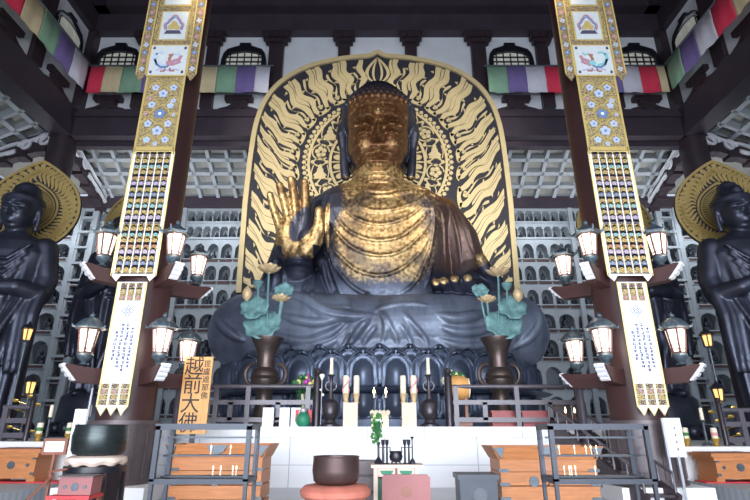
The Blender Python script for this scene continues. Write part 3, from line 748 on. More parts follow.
# warm reflected light on chest, neck, face and raised hand, painted as gold
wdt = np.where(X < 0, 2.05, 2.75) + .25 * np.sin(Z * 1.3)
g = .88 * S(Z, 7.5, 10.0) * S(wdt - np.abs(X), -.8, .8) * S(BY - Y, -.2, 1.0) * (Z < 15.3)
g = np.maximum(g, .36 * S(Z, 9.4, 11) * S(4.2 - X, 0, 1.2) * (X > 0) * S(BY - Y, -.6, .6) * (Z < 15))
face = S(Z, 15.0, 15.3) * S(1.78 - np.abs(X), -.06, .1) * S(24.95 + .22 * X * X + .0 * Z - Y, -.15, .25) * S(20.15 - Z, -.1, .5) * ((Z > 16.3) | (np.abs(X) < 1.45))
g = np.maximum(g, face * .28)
for px_, pz_, sxp, szp, am_ in ((.79, .10, .38, .22, .75), (.85, -1.05, .4, .45, .5), (0, 1.15, .4, .35, .6), (0, -1.42, .42, .32, .65), (0, -.4, .14, .5, .5), (0, -2.0, .4, .2, .4)):  # painted highlights on eyelids, cheeks, forehead, nose and mouth
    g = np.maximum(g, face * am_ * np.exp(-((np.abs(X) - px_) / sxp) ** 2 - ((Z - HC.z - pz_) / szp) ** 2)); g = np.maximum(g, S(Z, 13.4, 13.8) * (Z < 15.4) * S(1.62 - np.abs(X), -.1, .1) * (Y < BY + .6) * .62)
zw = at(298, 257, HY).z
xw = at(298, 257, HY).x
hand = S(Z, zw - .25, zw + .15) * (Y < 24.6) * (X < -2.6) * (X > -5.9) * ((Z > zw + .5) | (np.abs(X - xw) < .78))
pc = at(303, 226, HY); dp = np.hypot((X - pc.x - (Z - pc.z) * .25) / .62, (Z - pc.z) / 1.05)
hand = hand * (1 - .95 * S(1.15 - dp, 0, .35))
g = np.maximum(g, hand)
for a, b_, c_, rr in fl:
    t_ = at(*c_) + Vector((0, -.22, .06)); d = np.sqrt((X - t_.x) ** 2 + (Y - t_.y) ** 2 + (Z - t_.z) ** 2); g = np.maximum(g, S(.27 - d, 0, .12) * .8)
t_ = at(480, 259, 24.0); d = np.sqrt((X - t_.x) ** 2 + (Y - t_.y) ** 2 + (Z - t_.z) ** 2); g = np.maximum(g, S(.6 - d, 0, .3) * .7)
at_ = bud.attributes.new('warm_sheen', 'FLOAT', 'POINT'); at_.data.foreach_set('value', g.astype(np.float32))
# warm brown patina (face, neck, shoulders)
br = np.clip(face + S(Z, 12.9, 14.2) * (Z < 15.6) * S(BY + .4 - Y, -.3, .6) * S(X, -2.6, -1.4) * ((Z < 14.9) | (np.abs(X) < 1.5)) + .45 * S(X, 2.2, 3.6) * S(Z, 8, 10) * (Z < 14.6) * (X < 6.5) * S(Z, 9.0, 9.4) + hand, 0, 1)
fr_ = S(20.9 - Z, 0, .7) * (Z > 19.4) * S(1.7 - np.abs(X), 0, .4) * (Y < BY - 1.0); br = np.maximum(br, fr_ * .35)
at2 = bud.attributes.new('brown', 'FLOAT', 'POINT'); at2.data.foreach_set('value', br.astype(np.float32))
body_shade = S(Z, 7.7, 9.0)  # shade painted into the upper body, leaving the lap as if daylit
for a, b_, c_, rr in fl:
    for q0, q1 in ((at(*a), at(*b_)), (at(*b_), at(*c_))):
        for tt in (0, .25, .5, .75, 1): q = q0.lerp(q1, tt); body_shade = np.maximum(body_shade, S(.62 - np.sqrt((X - q.x) ** 2 + (Y - q.y) ** 2 + (Z - q.z) ** 2), 0, .15))
at3 = bud.attributes.new('robe', 'FLOAT', 'POINT'); at3.data.foreach_set('value', body_shade.astype(np.float32))
fa_ = np.clip(face + fr_, 0, 1); at4 = bud.attributes.new('face', 'FLOAT', 'POINT'); at4.data.foreach_set('value', fa_.astype(np.float32))
bud.polygons.foreach_set('use_smooth', [True] * len(bud.polygons))
def m_buddha():
    m, nt, b = new_mat('bronze_warm_sheen')
    def attr(n): a = nt.nodes.new('ShaderNodeAttribute'); a.attribute_name = n; return a.outputs['Fac']
    def math_(op, a, c):
        n = nt.nodes.new('ShaderNodeMath'); n.operation = op; n.use_clamp = op != 'SUBTRACT'
        for s, x in ((n.inputs[0], a), (n.inputs[1], c)):
            if isinstance(x, (int, float)): s.default_value = x
            else: nt.links.new(x, s)
        return n.outputs[0]
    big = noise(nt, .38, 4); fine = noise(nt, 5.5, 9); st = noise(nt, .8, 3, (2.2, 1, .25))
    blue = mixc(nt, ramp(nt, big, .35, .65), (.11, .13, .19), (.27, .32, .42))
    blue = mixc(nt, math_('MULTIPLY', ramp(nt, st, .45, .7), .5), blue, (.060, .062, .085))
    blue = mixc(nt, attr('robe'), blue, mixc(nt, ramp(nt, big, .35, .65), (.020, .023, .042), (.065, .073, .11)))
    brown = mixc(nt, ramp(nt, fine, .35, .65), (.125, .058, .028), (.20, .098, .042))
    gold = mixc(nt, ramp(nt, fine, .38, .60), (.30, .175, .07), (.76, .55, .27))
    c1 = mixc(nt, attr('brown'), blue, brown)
    gm = math_('ADD', attr('warm_sheen'), math_('MULTIPLY', math_('SUBTRACT', fine, .5), 1.1))
    gm = math_('MULTIPLY', ramp(nt, gm, .30, .78), ramp(nt, attr('warm_sheen'), .05, .4))
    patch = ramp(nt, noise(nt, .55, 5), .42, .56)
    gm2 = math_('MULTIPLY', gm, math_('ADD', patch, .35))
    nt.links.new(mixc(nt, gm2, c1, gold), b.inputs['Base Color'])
    nt.links.new(mixc(nt, attr('warm_sheen'), mixc(nt, attr('brown'), mixc(nt, attr('robe'), (.38,) * 3, (.62,) * 3), (.42,) * 3), (.74,) * 3), b.inputs['Metallic'])
    nt.links.new(mixc(nt, ramp(nt, fine, .3, .7), (.36,) * 3, (.56,) * 3), b.inputs['Roughness'])
    bump(nt, b, fine, .16, .05)
    return m
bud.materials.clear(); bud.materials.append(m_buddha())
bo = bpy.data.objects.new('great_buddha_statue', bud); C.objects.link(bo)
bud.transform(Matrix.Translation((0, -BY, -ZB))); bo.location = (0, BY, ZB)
tag(bo, 'colossal seated bronze buddha with a warm sheen painted on face and chest, right palm raised', 'buddha statue')

# ================================================================== HALO behind the buddha
HYP = 29.15
outl = [(237, 293), (239, 262), (241.5, 232), (243.5, 205), (246.5, 178), (250, 150), (254.5, 125), (262, 104), (273, 88), (286, 77), (302, 68), (320, 62), (342, 57.5), (360, 55.5), (370, 54.5), (378, 51)]
L = [at(x - .5, y, HYP) for x, y in outl]; half = [(p.x, p.z) for p in L]
half[-1] = (0, half[-1][1])
poly = half + [(-x, z) for x, z in half[-2::-1]]           # left bottom -> top -> right bottom
cc = (0, 18.0)
def inset(P, d):
    out = []
    for i, p in enumerate(P):
        a = Vector(P[max(i - 1, 0)]); c = Vector(P[min(i + 1, len(P) - 1)]); t = (c - a).normalized(); out.append((p[0] + t.y * d, p[1] - t.x * d))
    return out
hal = thing('flame_halo', 'huge golden flame-patterned halo standing behind the great buddha', 'halo', (0, HYP, 0))
m = M(); m.prism(poly, 0, .5); m.build('backplate', 'halo_dark', hal)
def dense(P, k=4): return [tuple(q[:2]) for q in smooth_path([(x, z, 0) for x, z in P], k)]
DP = dense(poly)
m = M(); m.strip(DP, inset(DP, .32), -.16, .1); m.build('rim', 'gold_pale', hal)
inner = inset(DP, .42)
ipoly = [Vector(p) for p in inner]
def inside(p):
    x, z = p; c = False; n = len(ipoly); j = n - 1
    for i in range(n):
        xi, zi = ipoly[i]; xj, zj = ipoly[j]
        if ((zi > z) != (zj > z)) and (x < (xj - xi) * (z - zi) / (zj - zi) + xi): c = not c
        j = i
    return c
RI = 5.15
TH0 = R(-12)
ZLOW = 9.45
def start_path():
    P = []; xs = RI * math.cos(TH0); zs = cc[1] + RI * math.sin(TH0); n1 = 40
    for i in range(20): P.append((7.45 - (7.45 - xs) * i / 20, ZLOW, 1.25, 0.))
    for i in range(n1): P.append((xs, ZLOW + (zs - ZLOW) * i / n1, 1.55, 0.))
    for i in range(121):
        th = TH0 + (PI - 2 * TH0) * i / 120; P.append((cc[0] + RI * math.cos(th), cc[1] + RI * math.sin(th), 1.0, th))
    for i in range(1, n1 + 1): P.append((-xs, zs + (ZLOW - zs) * i / n1, 1.55, PI))
    for i in range(1, 21): P.append((-xs - (7.45 - xs) * i / 20, ZLOW, 1.25, PI))
    cum = [0]
    for i in range(1, len(P)): cum.append(cum[-1] + math.dist(P[i][:2], P[i - 1][:2]) / P[i][2])
    return P, cum
SP, CUM = start_path()
NU = 25
cache = {}
def stream(a):
    key = round(a, 4)
    if key in cache: return cache[key]
    d_ = CUM[-1] * a / NU; j = min(len(SP) - 2, max(0, int(np.searchsorted(CUM, d_)) - 1)); t = (d_ - CUM[j]) / (CUM[j + 1] - CUM[j] + 1e-9)
    x = SP[j][0] * (1 - t) + SP[j + 1][0] * t; z = SP[j][1] * (1 - t) + SP[j + 1][1] * t
    p = Vector((x, z)); pts = [p.copy()]; s = 0; sg = 1 if x > 0 else -1
    low = sst(cc[1] + 3.4 - z, 0, 4.5)
    rad0 = Vector((x - cc[0], z - cc[1])); 
    if rad0.y < 0: rad0.y = 0
    rad0.normalize()
    while inside(p) and s < 22:
        rad = Vector((p.x - cc[0], max(0, p.y - cc[1]))).normalized()
        k = .05 + .33 * low + .30 * min(1, s / 3.) * (1 - .35 * low)
        d = (rad * (1 - k) + Vector((0, 1)) * k).normalized()
        p = p + d * .1; s += .1; pts.append(p.copy())
    cache[key] = pts; return pts
def Pt(a, s):
    """s in 0..1 along, a in streamline units"""
    w_ = .24 * math.sin(s * 11 + .9 * math.floor(a)) * min(1, s * 2.2) * (1 - s)
    a = a + 0
    i0 = a + w_
    lo = max(0, min(NU, i0)); k = int(lo * 6) / 6; k1 = min(NU, k + 1 / 6); t = (lo - k) * 6
    def q(aa):
        P = stream(aa); u = s * (len(P) - 1); i = int(u); f_ = u - i; return P[i] * (1 - f_) + P[min(i + 1, len(P) - 1)] * f_
    r_ = q(k) * (1 - t) + q(k1) * t
    return (r_.x, r_.y)
fm = M()
def ribbon(f0, f1, s0, s1, n=26, y=-.09):
    A = []; Bq = []
    for i in range(n + 1):
        t = i / n; s = s0 + (s1 - s0) * t; a_, b_ = f0(t), f1(t)
        pa, pb = Pt(a_, s), Pt(b_, s); A.append(pa); Bq.append(pb)
    fm.strip(Bq, A, y, .05)
rr_ = random.Random(5)
for k in range(NU):
    if abs(k + .5 - NU / 2) < .8: continue
    e1, e2, e3 = rr_.uniform(.93, 1), rr_.uniform(.93, 1), rr_.uniform(.6, .92)
    bl = lambda t: k + .05 + .02 * math.sin(t * 20)
    # two limbs of the U band and its rounded foot
    ribbon(lambda t: k + .07 + .10 * max(0, .12 - t) / .12, lambda t: k + .325 + .025 * math.sin(t * 17 + k) - .06 * sst(t, .6, 1) , .035, e1)
    ribbon(lambda t: k + .675 - .025 * math.sin(t * 15 + k) + .06 * sst(t, .6, 1), lambda t: k + .93 - .10 * max(0, .12 - t) / .12, .035, e2)
    foot = []; fo = []
    for i in range(13):
        t = PI * i / 12; foot.append(Pt(k + .5 - .43 * math.cos(t) * (1 if i not in (0, 12) else .77), .065 - .065 * math.sin(t))); fo.append(Pt(k + .5 - .175 * math.cos(t), .10 - .035 * math.sin(t)))
    fm.strip(fo, foot, -.09, .05)
    # inner stem with a three-lobed club
    if len(stream(k + .5)) > 25:
        ribbon(lambda t: k + .5 - (.025 + .03 * math.sin(t * 9)), lambda t: k + .5 + (.025 + .03 * math.sin(t * 9)), .16, .16 + (e3 - .16), 16)
        c0 = Vector(Pt(k + .5, .155)); wd = (Vector(Pt(k + .62, .155)) - Vector(Pt(k + .38, .155))).length * .5; dirn = (Vector(Pt(k + .5, .20)) - c0).normalized(); pr = Vector((-dirn.y, dirn.x))
        for q, r_ in ((c0 - dirn * wd * .2, 1), (c0 + pr * wd * .65 + dirn * wd * .4, .62), (c0 - pr * wd * .65 + dirn * wd * .4, .62)):
            r2 = max(.08, wd * .72) * r_; fm.prism([(q.x + r2 * math.cos(2 * PI * i / 12), q.y + r2 * math.sin(2 * PI * i / 12)) for i in range(12)], -.1, .05)
    # filler flame between units, widening outwards
    s0 = rr_.uniform(.30, .42)
    ribbon(lambda t: k + 1.0 - .05 * math.sin(PI * min(.75, t * 1.1)) - .008, lambda t: k + 1.0 + .05 * math.sin(PI * min(.75, t * 1.1)) + .008, s0 - .15, .97, 18)
    # barbs
    for s_, sg in ((.3, 1), (.45, -1), (.62, 1), (.78, -1)):
        s_ += rr_.uniform(-.04, .04)
        a_ = k + .5 + sg * .17; q0 = Pt(a_, s_); q1 = Pt(a_, s_ + .05); q2 = Pt(k + .5 + sg * .04, s_ + .035)
        tri = [q0, q1, q2]; ar = (q1[0] - q0[0]) * (q2[1] - q0[1]) - (q2[0] - q0[0]) * (q1[1] - q0[1])
        fm.prism(tri if ar > 0 else tri[::-1], -.085, .05)
# central jewel flame at the tip
zc0 = half[-1][1]
for sgn in (-1, 1):
    for w0, w1 in ((.30, .52), (.85, 1.15)):
        A = [(sgn * (w1 * math.sin(PI * min(1, t * 1.0)) ** .8 * (1 - t * .55)), zc0 - 2.9 + 2.3 * t) for t in [i / 14 for i in range(15)]]
        Bq = [(sgn * (w0 * math.sin(PI * min(1, t)) ** .8 * (1 - t * .55)), zc0 - 2.85 + 2.1 * t) for t in [i / 14 for i in range(15)]]
        if sgn > 0: A, Bq = Bq, A
        fm.strip(A[::1], Bq, -.09, .05)
fm.prism([(1.15 * math.cos(a), zc0 - 4.1 + .95 * math.sin(a)) for a in [2 * PI * i / 24 for i in range(24)]], -.1, .05)
fm.build('flame_relief', 'gold_pale', hal)
# rings, scroll band and petals around the head
rg = M()
def circ(r, n=96): return [(cc[0] + r * math.cos(2 * PI * i / n), cc[1] + r * math.sin(2 * PI * i / n)) for i in range(n + 1)]
def ringb(r0, r1, y0=-.12): rg.strip(circ(r0), circ(r1), y0, .05)
ringb(4.42, 4.60, -.14); ringb(3.02, 3.2, -.14); ringb(1.2, 1.4)
for i in range(76):
    a = 2 * PI * i / 76; rg.prism([(cc[0] + (4.82 + .15 * math.cos(t)) * math.cos(a + .032 * math.sin(t)), cc[1] + (4.82 + .15 * math.cos(t)) * math.sin(a + .032 * math.sin(t))) for t in [0, 1.26, 2.5, 3.77, 5.0]], -.1, .05)
    a += PI / 76; rg.prism([(cc[0] + (4.66 + .08 * math.cos(t)) * math.cos(a + .02 * math.sin(t)), cc[1] + (4.66 + .08 * math.cos(t)) * math.sin(a + .02 * math.sin(t))) for t in [0, 1.26, 2.5, 3.77, 5.0]], -.1, .05)
NM = 16
for i in range(NM):
    a = 2 * PI * (i + .5) / NM; cx, cz = cc[0] + 3.81 * math.cos(a), cc[1] + 3.81 * math.sin(a)
    if i % 2:   # flower medallion
        rg.line([(cx + .56 * math.cos(t), cz + .56 * math.sin(t)) for t in [2 * PI * j / 22 for j in range(20)]], .09, -.12, .05)
        for j in range(5):
            b_ = 2 * PI * j / 5 + a; px_, pz_ = cx + .24 * math.cos(b_), cz + .24 * math.sin(b_); rg.prism([(px_ + .17 * math.cos(t), pz_ + .17 * math.sin(t)) for t in [2 * PI * q / 8 for q in range(8)]], -.13, .05)
    else:       # small seated figure on a base
        rg.prism([(cx + x, cz + z) for x, z in ((-.42, -.5), (.42, -.5), (.34, -.34), (.44, -.22), (.22, .0), (.2, .2), (.12, .3), (.13, .46), (0, .58), (-.13, .46), (-.12, .3), (-.2, .2), (-.22, 0), (-.44, -.22), (-.34, -.34))], -.16, .05)
        for q in (-.5, .5): rg.line([(cx + q, cz - .45), (cx + q * 1.15, cz), (cx + q * .9, cz + .5)], .07, -.12, .05)
    b_ = a + PI / NM
    for sg in (-1, 1):
        rg.line([(cc[0] + (3.8 + sg * .42 * math.sin(t * 3)) * math.cos(b_ + (t - .5) * .16), cc[1] + (3.8 + sg * .42 * math.sin(t * 3)) * math.sin(b_ + (t - .5) * .16)) for t in [j / 10 for j in range(11)]], .09, -.12, .05)
        px_, pz_ = cc[0] + (3.8 + sg * .46) * math.cos(b_), cc[1] + (3.8 + sg * .46) * math.sin(b_)
        rg.prism([(px_ + .13 * math.cos(t), pz_ + .13 * math.sin(t)) for t in [2 * PI * q / 7 for q in range(7)]], -.13, .05)
for i in range(24):   # spokes and petals
    a = 2 * PI * i / 24
    rg.line([(cc[0] + r * math.cos(a), cc[1] + r * math.sin(a)) for r in (1.4, 2.2, 3.05)], .10, -.12, .05)
    a += PI / 24
    rg.prism([(cc[0] + (2.45 + .48 * math.cos(t)) * math.cos(a + .085 * math.sin(t)), cc[1] + (2.45 + .48 * math.cos(t)) * math.sin(a + .085 * math.sin(t))) for t in [2 * PI * q / 10 for q in range(10)]], -.12, .05)
rg.build('ring_relief', 'gold_pale', hal)

# ================================================================== LOTUS PEDESTAL
PZ = 1.66
ped = thing('lotus_pedestal', 'dark bronze lotus pedestal carrying the great buddha', 'pedestal', (0, BY, PZ))
m = M(); sx_, sy_ = 8.3, 4.7
m.lathe([(.98, 0), (.98, .3), (.90, .4), (.86, 1.3), (.90, 1.5), (.86, 2.0), (.93, 2.9)], 96, (0, 0, 0), 0, None, sx_, sy_)
m.build('core', 'lotus_bronze', ped, True)
m = M(); m.lathe([(.93, 1.38), (1.02, 1.42), (1.045, 1.5), (1.02, 1.58), (.93, 1.62)], 96, (0, 0, 0), 0, None, sx_, sy_); m.build('moulding', 'lotus_bronze', ped, True)
def petal(hh, ww, bulge, down=False):
    m = M(); n, k = 21, 15; v = []
    for j in range(k + 1):
        t = j / k; wj = ww / 2 * ((.86 + .14 * math.sin(PI / 2 * min(1, t / .35))) if t < .40 else math.sqrt(max(0, 1 - ((t - .40) / .602) ** 2)))
        for i in range(n + 1):
            s = -1 + 2 * i / n
            r = math.hypot(s * wj / (ww / 2), max(0, (t - .40)) / .60)      # 0 in the middle, 1 on the lip
            y = -bulge * (1 - .8 * r * r) * (.75 + .25 * math.sin(PI * min(1, t + .2)))
            y += -.13 * gs(r - .97, .07) - .10 * gs(r - .76, .055) + .10 * gs(r - .87, .05) + .08 * gs(r - .64, .06) - .12 * gs(r, .42)
            v.append((s * wj, y, (1 - t) * hh if down else t * hh))
    f = [(j * (n + 1) + i, j * (n + 1) + i + 1, (j + 1) * (n + 1) + i + 1, (j + 1) * (n + 1) + i) for j in range(k) for i in range(n)]
    if down: f = [q[::-1] for q in f]
    m.add(v, f); return m
def ring_petals(wid, ax, ay, z, hh, ww, bulge, down, lean, ph=0, name='upper_petal'):
    L = [(ax * math.cos(t), ay * math.sin(t)) for t in [2 * PI * i / 2000 for i in range(2001)]]; cum = [0]
    for i in range(2000): cum.append(cum[-1] + math.dist(L[i], L[i + 1]))
    N = int(round(cum[-1] / wid / 4)) * 4; first = None; j = 0
    for i in range(N):
        d = cum[-1] * ((i + ph) / N + .75) % cum[-1]
        j = int(np.searchsorted(cum, d)); x, y = L[min(j, 2000)]
        if y > 1.6: continue
        ang = math.atan2(y / ay ** 2, x / ax ** 2) + PI / 2
        if first is None:
            o = petal(hh, ww, bulge, down).build(name, 'lotus_bronze', ped, 'all'); md = o.modifiers.new('s', 'SOLIDIFY'); md.thickness = .14; md.offset = -1; first = o
        else: o = first.copy(); C.objects.link(o); o.parent = ped
        o.location = (x, y, z); o.rotation_euler = (lean, 0, ang)
ring_petals(1.36, sx_ * .93, sy_ * .93, 1.62, 1.50, 1.52, .34, False, R(4), .5, 'upper_petal')
ring_petals(1.36, sx_ * .89, sy_ * .89, 1.7, 1.66, 1.3, .3, False, R(3), 0, 'rear_petal')
ring_petals(1.36, sx_ * .90, sy_ * .90, .06, 1.28, 1.40, .38, True, R(-4), .5, 'lower_petal')
# ================================================================== ATTENDANT STATUES
def attendant(style):
    """standing robed bodhisattva about 9.6 m tall, feet at z=0, facing -Y"""
    A = M(); H = 9.6
    def fn(p, t):
        z = p.z; am = .085 * sst(6.6 - z, 0, 2.5) * (1 if z < 6.6 else 0)
        k = 1 + am * math.sin(t * 13 + .5 * math.sin(z * .9)) + .5 * am * math.sin(t * 22 + z * .35)
        return Vector((p.x * k, p.y * k, z))
    loft(A, lerp_secs([(.15, 0, 0, 1.2, 1.0, .9, 2), (.6, 0, 0, 1.22, 1.0, .9, 2), (2.5, 0, 0, 1.28, .95, .9, 2), (4.3, 0, 0, 1.45, .98, .9, 2), (5.6, 0, 0, 1.42, .88, .8, 2), (6.6, 0, 0, 1.5, .85, .75, 2.2), (7.1, 0, 0, 1.35, .7, .65, 2.1), (7.45, 0, 0, .75, .5, .5, 2), (7.6, 0, -.05, .42, .4, .4, 2)], 6), 96, fn)
    A.chain([(0, 0, 7.3), (0, -.1, 8.0)], [.46, .42], 20)
    head(A, Vector((0, -.18, 8.45)), .62, R(8), nu=72, nv=60, det=1.3)
    A.ball((0, .05, 8.75), (.78, .76, .62), 24); A.ball((0, 0, 8.3), (.62, .55, .6), 20)
    A.lathe([(.74, -.12), (.82, -.05), (.80, .12), (.72, .2)], 32, (0, -.02, 8.95))          # crown band
    if style == 0:
        A.lathe([(.66, 0), (.56, .3), (.5, .55), (.3, .75), (.05, .82)], 24, (0, .05, 9.1))
    else:
        A.lathe([(.70, 0), (.6, .22), (.42, .5), (.38, .7), (.12, .9)], 24, (0, .05, 9.1)); A.ball((0, -.62, 9.25), (.22, .14, .3), 12)
    for sd in (-1, 1):
        A.chain([(sd * .70, -.05, 8.6), (sd * .74, -.05, 8.2), (sd * .70, -.05, 7.75)], [.13, .10, .11], 8)
        A.chain([(sd * 1.22, .05, 6.95), (sd * 1.55, .0, 5.6), (sd * 1.5, -.2, 4.9)], [.48, .42, .42], 20)
        tgt = (sd * .25, -1.2, 5.35) if style else ((.1, -1.15, 5.0) if sd > 0 else (-.35, -1.2, 5.7))
        A.chain([(sd * 1.5, -.3, 4.9), (sd * .95, -.95, 5.05), tgt], [.40, .32, .22], 16)
        # hanging sleeve
        pts = [(sd * 1.45, -.35, 5.0), (sd * 1.4, -.6, 4.0), (sd * 1.42, -.62, 2.9), (sd * 1.4, -.6, 1.9)]
        for dx in (-.28, -.05, .2): A.chain([(x + dx * sd, y - .1 * abs(dx), z) for x, y, z in pts], [.26, .24, .20, .09], 10)
        hp = Vector(tgt)
        A.ball(hp, (.2, .16, .28), 12)
        for q in range(5):
            o = (q - 2) * .085; A.chain([hp + Vector((o, -.02, .15)), hp + Vector((o * 1.1, -.08, .42)), hp + Vector((o * 1.1, -.04, .62 - abs(q - 2) * .05))], [.06, .055, .045], 8)
        for k in range(4):  # long diagonal drapery on the front
            A.chain([(sd * (1.2 - .2 * k), -.75, 4.7 - .1 * k), (sd * (.75 - .2 * k), -1.08, 3.2 - .5 * k), (sd * (.35 - .1 * k), -1.1, 2.2 - .5 * k)], [.07, .11, .06], 8)
    for k in range(5): 
        A.tube([(-1.05 + .1 * k, -.72, 6.9 - .36 * k), (-.4, -.92, 6.2 - .36 * k), (.4, -.94, 6.2 - .36 * k), (1.05 - .1 * k, -.72, 6.9 - .36 * k)], .07, 8)
    for sd in (-.5, .5): A.ball((sd, -1.15, .15), (.34, .55, .22), 14)
    me = remeshed(A, .05, 2); me.polygons.foreach_set('use_smooth', [True] * len(me.polygons)); me.materials.clear(); me.materials.append(MT['char_bronze']); return me
am = [attendant(0), attendant(1)]
def att_halo(t, r, hc, y):
    """almond-topped disc halo behind the head"""
    def rim(k): 
        out = []
        for i in range(49):
            a = -PI / 2 + 2 * PI * i / 48; rr = r * k; x = rr * math.cos(a) * 1.02; z = rr * math.sin(a)
            if z > 0: z += rr * .26 * math.exp(-(abs(x) / (rr * .42)) ** 1.2)
            out.append((x, hc + z))
        return out
    m = M(); m.prism(rim(1)[:-1], y, y + .12); m.build('disc', 'halo_dark', t)
    m = M(); m.strip(rim(.94), rim(1.0), y - .05, y + .02); m.strip(rim(.50), rim(.545), y - .05, y + .02); m.strip(rim(.44), rim(.47), y - .05, y + .02)
    def pt(i, k):
        a = rim(k); j = int(i) % 48; f_ = i - int(i); return (a[j][0] * (1 - f_) + a[j + 1][0] * f_, a[j][1] * (1 - f_) + a[j + 1][1] * f_)
    for i in range(48):
        w_ = lambda s: i + .5 + .7 * math.sin(s * 16 + i * .4)
        P = [pt(w_(s), s) for s in [.57 + .35 * q / 12 for q in range(13)]]; m.line(P[::-1], .21, y - .04, y + .02, taper=True)
        P2 = [pt(i + .2 * math.sin(i), s) for s in (.57, .62, .66)]
        m.line([pt(i + .12, .12), pt(i + .5, .24), pt(i + .2, .34), pt(i + .5, .43)], .07, y - .04, y + .02)
    m.build('flame_relief', 'old_gold', t)
    m = M(); m.box((0, y + .08, hc - r - .8), (.3, .12, 2.2)); m.build('stem', 'halo_dark', t)
AT = [(-15.15, 19.6, 0, 1, 'dark bronze standing attendant statue at the far left edge of the hall', R(8)), (15.05, 19.6, 1, 0, 'dark bronze standing attendant statue at the far right edge, hands before its chest', R(-8)),
      (-13.35, 25.0, 1, 1, 'dark robed standing attendant statue half hidden behind the left column', R(6)), (13.35, 25.0, 0, 1, 'dark robed standing attendant statue half hidden behind the right column', R(-6))]
for i, (x, y, st, hl, lab, rz) in enumerate(AT):
    zb_ = 1.72 if i < 2 else 2.95
    s_ = 'left' if x < 0 else 'right'; w_ = 'front' if i < 2 else 'rear'
    o = bpy.data.objects.new('attendant_statue', am[st]); C.objects.link(o); o.location = (x, y, zb_); o.rotation_euler.z = rz; tag(o, lab, 'statue')
    t = thing('halo_disc', 'golden flame-edged halo behind the head of the %s attendant statue %s' % ('outer' if i < 2 else 'inner', 'at far ' + s_ if i < 2 else 'behind %s column' % s_), 'halo', (x + (-.62 if x < 0 else .62) * (i < 2) , y + 1.35, 0), rz)
    att_halo(t, 2.0, 11.0 if i < 2 else 12.45, 0)
    m = M(); m.box((0, .06, 5.63), (.25, .12, 8.76)); m.build('post', 'halo_dark', t)
    t = thing('statue_pedestal', 'round dark lotus base under the %s attendant statue %s' % ('outer' if i < 2 else 'inner', 'at far ' + s_ if i < 2 else 'behind %s column' % s_), 'pedestal', (x, y, zat(442 if x < 0 else 447, 15.1) + .01))
    m = M(); m.lathe([(2.0, 0), (2.0, .12), (1.7, .2), (1.6, zb_ - 1.2 - .05), (1.45, zb_ - 1.2 + .12)], 40); m.build('core', 'char_bronze', t, True)
    for k in range(18):
        a = 2 * PI * k / 18; q = M(); q.ball((1.78 * math.cos(a), 1.78 * math.sin(a), .34), (.33, .33, .30), 10); q.build('petal', 'char_bronze', t, True)

# ================================================================== MAIN COLUMNS
CX, CY, CR = 6.42, 13.5, .74
def carved_tip(m, c, d, s=1.):
    """white carved beam nose: stacked lobes stepping down and inward, d = outward unit vector"""
    c = Vector(c); d = Vector(d); sd_ = Vector((d.y, -d.x, 0))
    prof = [(.02, .30), (.06, .24), (.02, .17), (-.05, .14), (-.04, .07), (-.10, .0), (-.18, -.02), (-.18, -.10), (-.25, -.17), (-.34, -.18), (-.36, -.25), (-.46, -.31), (-.54, -.30), (-.58, -.24), (-.46, -.20), (-.38, -.06), (-.24, .10), (-.14, .24), (-.06, .31)]
    v = [c + d * (x * s) + Vector((0, 0, z * s)) - sd_ * .17 * s for x, z in prof] + [c + d * (x * s) + Vector((0, 0, z * s)) + sd_ * .17 * s for x, z in prof]
    n = len(prof); m.add(v, [tuple(range(n)), tuple(range(2 * n - 1, n - 1, -1))] + [((i + 1) % n, i, n + i, n + (i + 1) % n) for i in range(n)])
